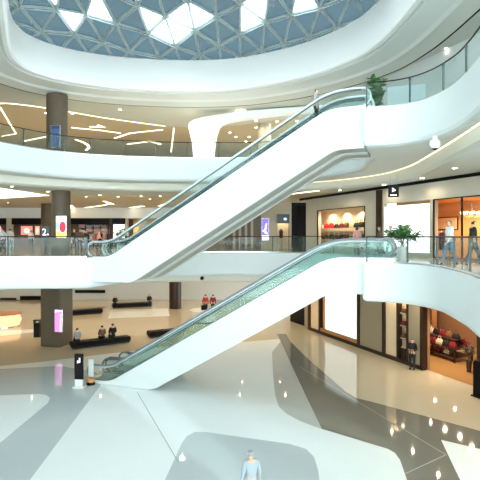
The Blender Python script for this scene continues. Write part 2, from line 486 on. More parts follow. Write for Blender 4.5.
escalator(L2, UPPER, 0, 'front escalator of the upper pair, rising from middle to top gallery', 'escalators', 13.12)
escalator(L2, UPPER, 1.48, 'rear escalator of the upper pair, behind the one reaching the top gallery', 'escalators', 13.12)

# ------------------------------------------------------------------ glass railings along the galleries
def railing(V, sel, z, label, spacing=2.0, rev=False):
    pts = [p for p in sel]
    L = [0]
    for a, b in zip(pts, pts[1:]): L.append(L[-1]+(b-a).length)
    def P(s):
        for i in range(len(pts)-1):
            if L[i] <= s <= L[i+1]:
                k = (s-L[i])/max(1e-9, L[i+1]-L[i]); return pts[i]+(pts[i+1]-pts[i])*k
        return pts[-1]
    n = max(1, round(L[-1]/spacing)); st = L[-1]/n
    root = empty('glass_railing', (pts[0].x, pts[0].y, z), 0, label, 'railing', 'glass railings of the galleries')
    o = root.location
    def lo(v): return tuple(Vector(v)-o)
    ns = max(2, int(L[-1]/.25)); rp = [P(L[-1]*k/ns) for k in range(ns+1)]
    m = MB(); m.tube([lo((p.x, p.y, z+1.12)) for p in rp], .026, 8); m.build('handrail', blackm, root)
    m = MB()
    for a, b in zip(rp, rp[1:]):
        c = (a+b)/2; m.box(lo((c.x, c.y, z+.135)), ((b-a).length*1.02, .06, .07), 0, math.atan2(b.y-a.y, b.x-a.x))
    m.build('base_channel', steel, root)
    for k in range(n):
        q = [P(st*(k+(.01+.98*w/6))) for w in range(7)]
        m = MB()
        inn = []; out = []
        for i, p in enumerate(q):
            d = (q[min(i+1, 6)]-q[max(i-1, 0)]).normalized(); nn = Vector((-d.y, d.x))*.008
            inn.append(p-nn); out.append(p+nn)
        for i in range(6):
            a, b = inn[i], inn[i+1]; c, d = out[i], out[i+1]
            m.add([lo((a.x,a.y,z+.17)), lo((b.x,b.y,z+.17)), lo((b.x,b.y,z+1.07)), lo((a.x,a.y,z+1.07))], [(0,1,2,3)], 0, True)
            m.add([lo((c.x,c.y,z+.17)), lo((d.x,d.y,z+.17)), lo((d.x,d.y,z+1.07)), lo((c.x,c.y,z+1.07))], [(3,2,1,0)], 0, True)
        m.build('glass_pane', railglass, root)
    for k in range(n+1):
        p = P(st*k); d = (P(min(L[-1], st*k+.1))-P(max(0, st*k-.1))); a = math.atan2(d.y, d.x)
        m = MB(); m.box(lo((p.x, p.y, z+.6)), (.045, .06, 1.0), 0, a); m.box(lo((p.x, p.y, z+1.05)), (.07, .09, .05), 0, a)
        m.build('post', mat('post_grey', (.05,.075,.075), .4), root)
    return root
def runs(V, o=.13):
    c = offs(V, o); return c
def sub(V, start, end):
    """samples of V (offset outward) from the sample nearest start to the one nearest end, in list order"""
    c = offs(V, .15)
    i = min(range(len(c)), key=lambda k: (V[k]-Vector(start)).length); j = min(range(len(c)), key=lambda k: (V[k]-Vector(end)).length)
    out = []; k = i
    while True:
        out.append(c[k])
        if k == j: break
        k = (k+1) % len(c)
    return out
railing(V2, sub(V2, (-14.4,17), (-7.3,23.12)), L2, 'glass railing of the middle gallery left of the upper escalator foot')
railing(V2, sub(V2, (-6.1,26.25), (6.0,21.75)), L2, 'long curved glass railing along the far edge of the middle gallery')
railing(V2, sub(V2, (4.85,18.6), (5.6,8.6)), L2, 'glass railing of the middle gallery before the lit shop windows', 1.7)
railing(V3, sub(V3, (-14.4,17), (6.0,21.75)), L3, 'long curved glass railing along the far edge of the top gallery')
railing(V3, sub(V3, (4.85,18.6), (5.6,8.6)), L3, 'glass railing of the top gallery beside the leafy plant', 1.7)

# ------------------------------------------------------------------ columns
def column(c, z0, z1, r, mt, square=False, label=None):
    m = MB()
    if square:
        m.box((c[0], c[1], (z0+z1)/2), (2*r, 2*r, z1-z0), 0, -.25)
    else: m.lathe([(r, z0), (r, z1)], (c[0], c[1], 0), 28)
    o = m.build('column', mt, bevel=.06 if square else 0); o['kind'] = 'structure'
    if label: o['label'] = label
    return o
column((-12.05,31.6), L1, L2-1.9, .72, colm, True)
column((-11.75,31.5), L2, L3-1.9, .6, colm)
column((-12.15,31.9), L3, L4, .68, colm)
column((-17.6,44), L2, L3-1.9, .6, colm)
column((-6.4,47.5), L1, L2-1.9, .6, brown)
column((2.05,40), L3, L4, .55, colp)
column((-16.5,33), L1, L2-1.9, .6, colm) if False else None

# white swept portal on the top gallery
outer = [(194.5,158),(192,142),(188.3,127),(189,123),(194,119.5),(203,117),(215,115),(240,111.5),(270,108.8),(300,106.6),(322,105)]
inner = [(322,109.5),(300,112),(270,115),(240,119.2),(228,121.3),(221,124),(218,127),(215,136),(210.5,158)]
def pd(px): return 36-(px-190)/130*1.9
pts = [at_depth(x, y, pd(x)) for x, y in outer+inner]
for p in pts: p.z = min(p.z, L4-.03)
for p in (pts[0], pts[-1]): p.z = L3
m = MB(); m.prism(pts, [p+Vector((.1,.7,0)) for p in pts])
o = m.build('wall_portal', drumw); o['kind'] = 'structure'; o['label'] = 'white swept portal on the top gallery'

# ------------------------------------------------------------------ right-hand shop wall (one plane, all levels)
def wd(px): return 19.91/((px-240)/F+.4)
def wp(px, y=None, z=None, off=0.0):
    d = wd(px); v = Vector(((px-240)/F*d, d, z if z is not None else CAMZ+(HY-y)*d/F))
    return v+WN*off
WN = Vector((-.928, -.371, 0)); WD_ = Vector((-.371, .928, 0))
WANG = math.atan2(WD_.y, WD_.x)
def slab_on_wall(m, p0, p1, z0, z1, o0, o1, k=0):
    a = wp(p0, z=0); b = wp(p1, z=0)
    q = [a+WN*o0, b+WN*o0, b+WN*o1, a+WN*o1]
    m.prism([(p.x, p.y, z0) for p in q], [(p.x, p.y, z1) for p in q], k)
# middle gallery
m = MB()
T2 = L3-1.9
slab_on_wall(m, 306, 620, 3.05, T2, -.3, 0)
for a, b in ((306,317.5),(365,383),(430,433.5),(500,620)): slab_on_wall(m, a, b, 0, 3.05, -.3, 0)
slab_on_wall(m, 317.5, 365, 0, .35, -.3, 0)
slab_on_wall(m, 383, 430, 0, .2, -.3, 0)
struct(m, 'wall_right', stone)
m = MB(); slab_on_wall(m, 300, 620, T2-.17, T2-.005, 0, .06); struct(m, 'trim_6', black)
m = MB(); slab_on_wall(m, 377.5, 382.6, .02, T2-.2, .0, .12); struct(m, 'trim_7', brown)
m = MB()
slab_on_wall(m, 293, 306, 0, 3.6, -.5, -.4); struct(m, 'passage_dark', black)  # black sheet stands in for the dark inside the open passage
# ground floor
m = MB(); T1 = L2-1.9
slab_on_wall(m, 300, 480, -2.25, T1, -.3, 0)
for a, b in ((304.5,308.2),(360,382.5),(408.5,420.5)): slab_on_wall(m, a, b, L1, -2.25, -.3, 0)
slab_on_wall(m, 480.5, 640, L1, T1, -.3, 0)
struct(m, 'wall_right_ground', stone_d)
m = MB()
for a, b in ((308.2,310.3),(319,320.6),(357.3,359.8),(382.5,385.2),(397,398.6),(406.8,408.5),(420.5,423),(477.5,480.5)): slab_on_wall(m, a, b, L1, -2.25, -.25, .05)
slab_on_wall(m, 310.3, 420.5, L1, -5.78, -.28, .06)
struct(m, 'trim_8', brown)
m = MB(); slab_on_wall(m, 310.3, 319, -5.78, -2.25, -.3, -.05); slab_on_wall(m, 385.2, 397, -5.78, -2.25, -.3, -.05); struct(m, 'wall_panel_ground', creamw)
m = MB(); slab_on_wall(m, 286, 304.5, L1, T1, -.5, -.4); struct(m, 'passage_dark_ground', black)  # dark of the ground floor passage opening, put in as a black sheet
# top gallery
m = MB(); slab_on_wall(m, 330, 640, L3, L4, -.3, 0); struct(m, 'wall_right_top', mat('top_wall', (.56,.60,.58), .35))

# light boxes in the walls
def lightbox(nm, p0, p1, z0, z1, mt, label, cat='light box', off=.0, fm=blackm, fw=.05):
    a = wp(p0, z=0); b = wp(p1, z=0); c = (a+b)/2; L = (a-b).length
    root = empty(nm, (c.x, c.y, z0), WANG, label, cat)
    # local: x along the wall, +y towards the gallery (rotated)
    s = 1 if (Vector((-math.sin(WANG), math.cos(WANG), 0)).dot(WN) > 0) else -1
    m = MB(); m.box((0, s*(off-.08), (z1-z0)/2), (L, .16, z1-z0)); m.build('box', fm, root)
    m = MB(); m.box((0, s*(off+.012), (z1-z0)/2), (L-fw, .02, z1-z0-fw)); m.build('face', mt, root)
    return root
lightbox('light_box', 383.6, 429.4, .215, 2.9, lbox, 'large blank white light box in the shop wall of the middle gallery', off=-.05)
lightbox('light_box', 325, 357.2, -5.55, -2.3, lamp_mat('lightbox_cool', (.88, .975, 1), .55), 'tall blank white light box on the ground floor under the right landing'.replace('right landing', 'escalator landing'), off=-.02)
m = MB(); slab_on_wall(m, 320.6, 357.3, -5.78, -5.55, -.28, .03); struct(m, 'trim_9', wood)
m = MB(); slab_on_wall(m, 320.6, 325, -5.55, -2.25, -.3, -.2); struct(m, 'wall_display_back', orangew)

# ---- shop rooms behind the openings
def wpd(px, depth, z=0.0):
    """point seen at picture column px on the plane that lies depth behind the shop wall"""
    d = (19.91+1.0776*depth)/((px-240)/F+.4); return Vector(((px-240)/F*d, d, z))
def room(p0, p1, z0, z1, depth, wm, fm, nm, back0=.31):
    """shop behind the wall plane; it runs on behind the wall past the far side of its opening"""
    m = MB(); a, b = wp(p0, z=0), wp(p1, z=0)
    A, B = a-WN*.3, b-WN*.3; C = b-WN*depth; D = wpd(p0-1, depth); D2 = D+WN*(depth-back0); A2 = a-WN*back0
    P = [A, B, C, D, D2, A2]
    for u, v in ((B,C),(C,D),(D,D2),(D2,A2),(A2,A)):
        m.add([(u.x,u.y,z0),(v.x,v.y,z0),(v.x,v.y,z1),(u.x,u.y,z1)], [(0,1,2,3)])
    fill(m, [P], z1, 0, False); fill(m, [P], z0+.012, 1, True)
    return struct(m, nm, [wm, fm])
room(317.5, 365, .35, 3.05, .95, creamw, creamw, 'wall_shop_display')
room(433.5, 505, 0, 3.05, 3.0, orangew, orfloor, 'wall_shop_warm')
room(398.6, 406.8, -5.78, -2.25, .44, creamw, brown, 'wall_shop_vitrine')
room(423, 478, L1, -2.25, 7.0, mat('shop_brown_wall', (.30,.16,.08), .5), orfloor, 'wall_shop_ground', .47)
def spot(loc, e, col=(1,.8,.55), size=.12, ang=140, blend=.6, tgt=None):
    l = bpy.data.lights.new('downlight_or_fill', 'SPOT'); l.energy = e; l.color = col; l.shadow_soft_size = size
    l.spot_size = math.radians(ang); l.spot_blend = blend
    o = bpy.data.objects.new('downlight_or_fill', l); COL.objects.link(o); o.location = loc
    return o
def wl(px, depth, z, h=0): 
    return wpd(px, depth, z)
for px, dp, z, e in ((328,.5,2.9,120),(342,.5,2.9,120),(357,.5,2.9,120),(441,1.2,2.95,130),(455,1.5,2.95,130),(472,1.5,2.95,130),(490,2,2.95,120),(403,.15,-2.4,25),
                     (430,2,-2.4,200),(445,2,-2.4,200),(460,2,-2.4,200),(472,1.5,-2.4,150),(435,5,-2.4,200),(455,5,-2.4,150)):
    spot(wl(px, dp, z), e, (1,.80,.56) if px > 400 else (1,.82,.6), .1, 150)
# glazing
def glazing(p0, p1, z0, z1, mull, label, nm='shop_window'):
    a = wp(p0, z=0); b = wp(p1, z=0); L = (a-b).length
    root = empty(nm, (a.x, a.y, z0), WANG, label, 'shop window')
    m = MB(); m.box((L/2, 0, (z1-z0)/2), (L, .02, z1-z0-.02)); m.build('glass_pane', shopglass, root)
    m = MB()
    for q in [0.02]+[ (wp(x, z=0)-a).length for x in mull]+[L-.02]: m.box((q, 0, (z1-z0)/2), (.06, .08, z1-z0))
    for z in (.03, z1-z0-.03): m.box((L/2, 0, z), (L, .08, .06))
    m.build('frame', blackm, root); return root
glazing(365, 317.5, .35, 3.05, (), 'wide shop window with two shelves of handbags on the middle gallery')
glazing(505, 433.5, .02, 3.05, (462,), 'orange-lit shop window with dark mullion on the middle gallery')

# ---- handbags
def bag(name, mt, sc, loc, rz, label, group):
    root = empty(name, loc, rz, label, 'handbag', group)
    m = MB(); w, d, h = .34*sc, .14*sc, .25*sc
    lo = [(-w/2,-d/2,0),(w/2,-d/2,0),(w/2,d/2,0),(-w/2,d/2,0)]
    mid = [(-w*.52,-d*.55,h*.45),(w*.52,-d*.55,h*.45),(w*.52,d*.55,h*.45),(-w*.52,d*.55,h*.45)]
    hi = [(-w*.4,-d*.22,h),(w*.4,-d*.22,h),(w*.4,d*.22,h),(-w*.4,d*.22,h)]
    m.add(lo+mid+hi, [(3,2,1,0),(8,9,10,11)]+[(i,(i+1)%4,4+(i+1)%4,4+i) for i in range(4)]+[(4+i,4+(i+1)%4,8+(i+1)%4,8+i) for i in range(4)])
    m.build('bag_body', mt, root, .012)
    m = MB(); m.tube([(w*.25*math.cos(a*PI/8), 0, h*.97+h*.55*math.sin(a*PI/8)) for a in range(9)], .012*sc, 6); m.build('handle', mt, root)
    return root
BC = {'red': mat('bag_red', (.55,.02,.03), .4), 'black': mat('bag_black', (.015,.015,.015), .4), 'brown': mat('bag_brown', (.16,.07,.03), .45),
      'wine': mat('bag_wine', (.18,.015,.02), .4), 'cream': mat('bag_cream', (.66,.55,.42), .5)}
def shelf_on_wall(px0, px1, z, depth, label, nm='display_shelf', bw=.4):
    a = wpd(px0, depth, z); b = wpd(px1, depth, z); c = (a+b)/2
    root = empty(nm, (c.x, c.y, z), WANG, label, 'shelf')
    m = MB(); m.box((0,0,-.02), ((a-b).length, bw, .04)); m.build('board', mat('shelf_board', (.75,.66,.52), .4), root)
    m = MB()
    for s in (-.4,.4): m.box((s*(a-b).length, .1 if False else 0, -.07), (.03,bw*.85,.06))
    m.build('bracket', steel, root)
    return root
shelf_on_wall(318.6, 364, 1.72, .68, 'upper display shelf of handbags behind the wide shop window')
shelf_on_wall(318.6, 364, .92, .68, 'lower display shelf of handbags behind the wide shop window')
names = ['cream','red','red','black','wine','brown','cream','black','black']
names2 = ['black','brown','black','brown','black','wine','cream','brown','black']
ordn = ['first','second','third','fourth','fifth','sixth','seventh','eighth','ninth']
for row, (z, nn, word) in enumerate(((1.72, names, 'upper'), (.92, names2, 'lower'))):
    for k in range(9):
        px = 321.5+k*(361.5-321.5)/8
        p = wpd(px, .68, z)
        bag('handbag', BC[nn[k]], 1.15+.25*((k*7+row*3) % 3)/2, p, WANG, f'{nn[k]} handbag, {ordn[k]} from the far end of the {word} window shelf', f'handbags on the {word} window shelf')
# warm shop: pictures, rail and garments, chandelier
def picture(px, depth, z, w, h, label):
    p = wpd(px, depth, z); root = empty('wall_picture', p, WANG, label, 'picture', None)
    m = MB(); m.box((0,0,h/2), (w,.04,h)); m.build('frame', brown, root)
    m = MB(); m.box((0,(.025 if Vector((-math.sin(WANG), math.cos(WANG),0)).dot(WN)>0 else -.025),h/2), (w-.1,.02,h-.1)); m.build('print', mat('print_cream', (.85,.62,.36), .5), root)
picture(443, 2.96, 1.5, .8, .75, 'framed cream print on the orange shop wall beside the pier')
picture(452.5, 2.96, 1.5, .8, .75, 'framed cream print on the orange shop wall near the mullion')
p = wpd(472, 1.5, 2.2)
ch = empty('chandelier', p, 0, 'pale branching chandelier hanging in the orange-lit shop window', 'chandelier')
m = MB(); m.tube([(0,0,.6),(0,0,0)], .02); m.build('stem', steel, ch)
m = MB()
for k in range(10):
    a = k*2*PI/10; m.tube([(0,0,.05),(.25*math.cos(a),.25*math.sin(a),-.12),(.5*math.cos(a),.5*math.sin(a),.05)], .014, 6)
m.build('arms', mat('brass', (.8,.6,.3), .3, metal=.8), ch)
for k in range(10):
    a = k*2*PI/10; m = MB(); m.lathe([(.035,0),(.075,.14)], (.5*math.cos(a),.5*math.sin(a),.05), 10); m.build('lamp_shade', lamp_mat('shade_glow', (1,.8,.55), 2.5), ch)
def garment(loc, rz, mt, h, label, group):
    root = empty('hanging_garment', loc, rz, label, 'garment', group)
    m = MB(); q = [(-.05,0),(-.21,-.06),(-.24,-.4),(-.2,-h),(.2,-h),(.24,-.4),(.21,-.06),(.05,0)]
    m.prism([(x,-.05,z) for x, z in q], [(x,.05,z) for x, z in q]); m.build('cloth', mt, root, .02)
    m = MB(); m.tube([(-.18,0,-.05),(0,0,.03),(.18,0,-.05)], .01, 6); m.tube([(0,0,.03),(0,0,.09),(.03,0,.12)], .007, 6); m.build('hanger', steel, root)
    return root
def rack(loc, rz, w, h, label):
    root = empty('clothes_rack', loc, rz, label, 'rack')
    m = MB(); m.tube([(-w/2,0,0),(-w/2,0,h),(w/2,0,h),(w/2,0,0)], .018, 8); m.build('rail', blackm, root)
    m = MB()
    for s in (-1,1): m.box((s*w/2,0,.015), (.05,.5,.03))
    m.build('foot', blackm, root); return root
cl = [mat('cloth_wine', (.16,.02,.03), .8), mat('cloth_dark', (.03,.03,.035), .8), mat('cloth_red', (.45,.06,.05), .8), mat('cloth_cream', (.7,.6,.5), .8), mat('cloth_pink', (.75,.38,.38), .8), mat('cloth_blue', (.10,.16,.30), .8)]
p = wpd(437.5, 1.0, .012)
rack(p, WANG, 1.7, 1.5, 'black clothes rack of dark garments inside the orange-lit shop')
gcol = ['wine', 'dark', 'red', 'wine', 'dark', 'wine']
for k in range(6):
    q = p+WD_*(-.7+k*.28)+Vector((0,0,1.35))
    garment(q, WANG+PI/2-.15, cl[{'wine':0,'dark':1,'red':2}[gcol[k]]], .95, f'{gcol[k]} garment, {ordn[k]} along the rack in the orange-lit shop', 'garments on the orange shop rack')

# ---- ground floor shop: tiered table with red bags
p = at_floor(443, 356); tb = empty('display_table', (p.x, p.y, L1), WANG, 'dark tiered display table of wine and black bags inside the ground floor shop', 'table')
m = MB(); m.box((0,0,.78), (3.2,1.5,.06)); m.build('lower_top', brown, tb, .01)
m = MB(); m.box((0,0,1.2), (2.6,.75,.05)); m.build('upper_top', brown, tb, .01)
m = MB()
m.box((0,0,.99), (2.2,.4,.38)); m.build('riser', brown, tb)
for sx in (-1.5,1.5):
    for sy in (-.65,.65):
        m = MB(); m.box((sx,sy,.375), (.09,.09,.75)); m.build('leg', brown, tb)
m = MB(); m.box((0,0,.3), (3.0,1.3,.05)); m.build('shelf', brown, tb)
tc = ['wine','black','wine','black','brown','wine','cream']
k = 0
for row, (yy, z, n, wrd) in enumerate(((-.5,.814,6,'front row'),(0,1.229,5,'top tier'),(.5,.814,6,'back row'),(-.35,.329,5,'bottom shelf'))):
    sgn = 1
    for i in range(n):
        x = -1.25+2.5*i/(n-1) if row != 1 else -1.0+2.0*i/(n-1)
        lp = Vector((x, yy*(1 if Vector((-math.sin(WANG), math.cos(WANG),0)).dot(WN) < 0 else -1), z))
        wpnt = tb.location+Matrix.Rotation(WANG,3,'Z')@lp
        bag('handbag', BC[tc[(i*3+row) % 7]], 1.25 if row < 3 else .95, wpnt, WANG, f'{tc[(i*3+row)%7]} handbag, {ordn[i]} from the near end of the table {wrd}', f'handbags on the ground floor table, {wrd}')
q = wpd(429, 6.0, L1+.014)
dc = empty('display_cabinet', q, WANG, 'tall cream lit display cabinet behind the dark table in the ground floor shop', 'cabinet')
m = MB(); m.box((0,0,1.5), (1.4,.06,3.0)); m.build('back_panel', creamw, dc)
for k in range(5):
    m = MB(); m.box((0,0 if False else -.2*(1 if WN.dot(Vector((math.sin(WANG),-math.cos(WANG),0))) > 0 else -1),.4+k*.55), (1.4,.36,.04)); m.build('shelf', wood, dc)
for sx in (-.7,.7):
    m = MB(); m.box((sx,-.2*(1 if WN.dot(Vector((math.sin(WANG),-math.cos(WANG),0))) > 0 else -1),1.5), (.05,.4,3.0)); m.build('side_panel', wood, dc)
# vitrine items
for i, z in enumerate((-4.6,-3.9,-3.2)):
    shelf_on_wall(401.4, 406.2, z, .2, f'{["lowest","middle","topmost"][i]} cream shelf in the narrow ground floor vitrine', bw=.2)
    q = wpd(404, .2, z)
    bag('handbag', BC['brown' if i != 1 else 'wine'], 1.0, q, WANG, f'{"brown" if i != 1 else "wine"} handbag on the {["lowest","middle","topmost"][i]} vitrine shelf', 'handbags in the vitrine')
m = MB(); q = wpd(404.4, .2, -5.2)
vb = empty('vitrine_cabinet', (q.x,q.y,-5.766), WANG, 'low dark cabinet with pale top in the narrow ground floor vitrine', 'cabinet')
m.box((0,0,.3), (.32,.18,.6)); m.build('body', brown, vb)
m = MB(); m.box((0,0,.625), (.34,.2,.05)); m.build('worktop', creamw, vb)
# black totem in the doorway and dried branch arrangement beside it
p = at_floor(477.5, 397); 
tt = empty('security_gate', (p.x, p.y, L1), WANG, 'tall black security gate at the ground floor shop entrance', 'security gate')
m = MB(); m.box((0,0,.03), (.5,.3,.06)); m.build('base', black, tt, .01)
m = MB(); q = [(-.2,.06),(-.2,1.5),(-.12,1.62),(.12,1.62),(.2,1.5),(.2,.06)]
m.prism([(x,-.06,z) for x,z in q],[(x,.06,z) for x,z in q]); m.build('panel', black, tt, .02)

# ------------------------------------------------------------------ plants
def plant(loc, h, spread, label, pot_h=.45, pot_r=.26, n=70, lm=None, cat='potted plant', leaf=.24, potmat=None):
    root = empty('potted_plant', loc, 0, label, cat); rr = random.Random(hash(label) % 1000 if False else len(label)*7)
    m = MB(); m.lathe([(pot_r*.72,0),(pot_r,pot_h),(pot_r*.92,pot_h),(pot_r*.85,pot_h-.05)], n=20, cap=False)
    m.lathe([(.001,.002),(pot_r*.72,.002)], n=20, cap=False); m.build('pot', potmat or potm, root)
    m = MB(); m.lathe([(.001,pot_h-.05),(pot_r*.86,pot_h-.05)], n=20, cap=False); m.build('soil', soil, root)
    m = MB(); tips = []
    for k in range(9):
        a = rr.uniform(0, 2*PI); q = rr.uniform(.25,1)*spread*.7; zt = pot_h+(h-pot_h)*rr.uniform(.5,.95)
        e = Vector((q*math.cos(a), q*math.sin(a), zt)); b = Vector((rr.uniform(-.05,.05), rr.uniform(-.05,.05), pot_h-.05))
        c = b.lerp(e,.5)+Vector((0,0,.15)); m.tube([b,c,e], [.016,.012,.006], 6); tips += [c.lerp(e,u) for u in (.2,.5,.8,1)]
    m.build('stems', mat('stem', (.12,.10,.05), .7), root)
    for nm_, mt_, cnt in (('foliage', lm or leafm, n),('foliage', lm or leafl, n//2)):
        m = MB()
        for k in range(cnt):
            t = rr.choice(tips); a = rr.uniform(0,2*PI); el = rr.uniform(-.5,.9); L = leaf*rr.uniform(.7,1.3)
            d = Vector((math.cos(a)*math.cos(el), math.sin(a)*math.cos(el), math.sin(el))); s = d.cross(Vector((0,0,1))).normalized()*L*.26; u = s.cross(d).normalized()*.02
            b = t+Vector((rr.gauss(0,.09),rr.gauss(0,.09),rr.gauss(0,.09)))*spread
            m.add([b, b+d*L*.35+s-u, b+d*L*.75+s*.7-u, b+d*L-Vector((0,0,L*.18)), b+d*L*.75-s*.7-u, b+d*L*.35-s-u, b+d*L*.4+u, b+d*L*.75+u*.6],
                  [(0,1,6),(1,2,7,6),(2,3,7),(3,4,7),(4,5,6,7),(5,0,6)], 0, True)
        m.build(nm_, mt_, root)
    return root
p = Vector((6.85, 23.7)); plant((p.x, p.y, L3), 3.3, .55, 'leafy green potted plant behind the railing of the top gallery', .55, .26, 260, leaf=.3)
p = at_depth(402, 0, 22.4); plant((p.x, p.y, L2), 1.72, .85, 'bushy green potted plant before the blank light box', .66, .27, 260, leaf=.28)
p = at_depth(121, 0, 34); plant((p.x, p.y, L2), 1.75, .55, 'green potted palm behind the upper escalator foot', .5, .3, 80)
p = at_floor(469, 372); plant((p.x, p.y, L1), 1.35, .45, 'dark dried branch arrangement in a vase inside the ground floor shop', .6, .15, 40, mat('dry_leaf', (.05,.03,.02), .7), 'vase arrangement', .2, brown)

# ------------------------------------------------------------------ people
def person_geo(pose):
    """skeleton -> skinned mesh, bones labelled by body region"""
    J = {}; Ed = []
    def j(n, p, r): J[n] = (Vector(p), r)
    sit = pose.startswith('sit'); walk = pose == 'walk'
    dz = -.44 if sit else 0
    lean = .06 if pose == 'sit_lean' else (.02 if walk else 0)
    j('pelvis',(0,0,.93+dz),.135); j('spine',(0,lean*.5,1.12+dz),.122); j('chest',(0,lean,1.31+dz),.14); j('neck',(0,lean+.01,1.46+dz),.058)
    j('jaw',(0,lean+.035,1.53+dz),.066); j('head',(0,lean+.025,1.61+dz),.09); j('crown',(0,lean+.015,1.67+dz),.07)
    Ed += [('pelvis','spine','torso'),('spine','chest','torso'),('chest','neck','neck'),('neck','jaw','head'),('jaw','head','head'),('head','crown','head')]
    for s, n in ((1,'R'),(-1,'L')):
        sw = (.2*s if walk else 0)
        j('sh'+n,(.165*s,lean,1.395+dz),.062); 
        if sit: j('el'+n,(.22*s,.06+lean,1.12+dz),.042); j('wr'+n,(.13*s,.30+lean,1.03+dz),.03); hd = Vector((-.04*s,.09,.0))
        elif pose == 'hold': j('el'+n,(.23*s,.0,1.13),.042); j('wr'+n,(.12*s,.24,1.12),.03); hd = Vector((-.05*s,.07,.02))
        else: j('el'+n,(.225*s,-.03-sw*.6,1.13),.042); j('wr'+n,(.23*s,.05-sw,.90),.029); hd = Vector((0,.03-sw*.2,-.09))
        w = J['wr'+n][0]; j('pa'+n, w+hd*.75, .028)
        Ed += [('chest','sh'+n,'torso'),('sh'+n,'el'+n,'arm'),('el'+n,'wr'+n,'arm'),('wr'+n,'pa'+n,'hand')]
        side = Vector((0,1,0)) if not (sit or pose == 'hold') else Vector((1,0,0))
        hdn = hd.normalized()
        for q, (o, L) in enumerate(((-.026,.065),(-.009,.078),(.009,.075),(.026,.058))):
            a = w+hd*.95+side*o; j(f'f{n}{q}', a+hdn*.03, .0095); j(f'g{n}{q}', a+hdn*L+Vector((-.015*s,0,0)), .008)
            Ed += [('pa'+n, f'f{n}{q}','hand'),(f'f{n}{q}',f'g{n}{q}','hand')]
        j('t'+n, w+hd*.5+side*.04*(1), .0105); j('u'+n, w+hd*.95+side*.055+Vector((-.02*s,0,0)), .009); Ed += [('pa'+n,'t'+n,'hand'),('t'+n,'u'+n,'hand')]
        if sit:
            j('hip'+n,(.095*s,.03,.48),.095); j('kn'+n,(.12*s,.42,.47),.062); j('an'+n,(.11*s,.40,.09),.042); j('to'+n,(.12*s,.54,.045),.036)
        else:
            k = .22*s if walk else 0
            j('hip'+n,(.09*s,0,.86),.095); j('kn'+n,(.10*s,.03+k*.55+(.04 if walk else 0),.48),.06); j('an'+n,(.10*s,-.03+k*1.05,.095+(.05 if k < 0 else 0)),.04); j('to'+n,(.11*s,.12+k*1.05,.045),.036)
        Ed += [('pelvis','hip'+n,'leg'),('hip'+n,'kn'+n,'leg'),('kn'+n,'an'+n,'leg'),('an'+n,'to'+n,'foot')]
    ks = list(J); me = bpy.data.meshes.new('sk'); me.from_pydata([J[k][0] for k in ks], [(ks.index(a), ks.index(b)) for a, b, _ in Ed], [])
    o = bpy.data.objects.new('sk', me); COL.objects.link(o)
    sm = o.modifiers.new('skin', 'SKIN'); sm.use_smooth_shade = True
    o.modifiers.new('sub', 'SUBSURF').levels = 1
    for i, k in enumerate(ks):
        sv = me.skin_vertices[0].data[i]; sv.radius = (J[k][1], J[k][1]); sv.use_root = (k == 'pelvis')
    dg = bpy.context.evaluated_depsgraph_get(); dg.update()
    ev = bpy.data.meshes.new_from_object(o.evaluated_get(dg)); bpy.data.objects.remove(o)
    segs = [(J[a][0], J[b][0], J[a][1], J[b][1], r) for a, b, r in Ed]
    nz = J['neck'][0].z
    def region(p):
        best = None
        for a, b, ra, rb, r in segs:
            d = b-a; t = max(0, min(1, (p-a).dot(d)/max(1e-9, d.length_squared))); dist = (p-(a+d*t)).length-(ra+(rb-ra)*t)
            if best is None or dist < best[0]: best = (dist, r)
        return 'torso' if best[1] == 'neck' and p.z < nz-.005 else best[1]
    H = J['head'][0]
    V = [v.co.copy() for v in ev.vertices]
    for i, v in enumerate(V):   # nose
        d = (v-(H+Vector((0,.085,-.015)))).length
        if d < .045: V[i] = v+Vector((0,.022*(1-d/.045),0))
    reg = [region(v) for v in V]
    Fc = [tuple(p.vertices) for p in ev.polygons]; Nn = [v.normal.copy() for v in ev.vertices]
    return V, Fc, Nn, reg, H, J
GEO = {}
def subset(V, Fc, Nn, keep, off):
    idx = {}; vs = []; fs = []
    for f_ in Fc:
        if sum(keep[i] for i in f_) >= len(f_)-.5*0 and all(keep[i] for i in f_):
            r = []
            for i in f_:
                if i not in idx: idx[i] = len(vs); vs.append(V[i]+Nn[i]*off)
                r.append(idx[i])
            fs.append(r)
    return vs, fs
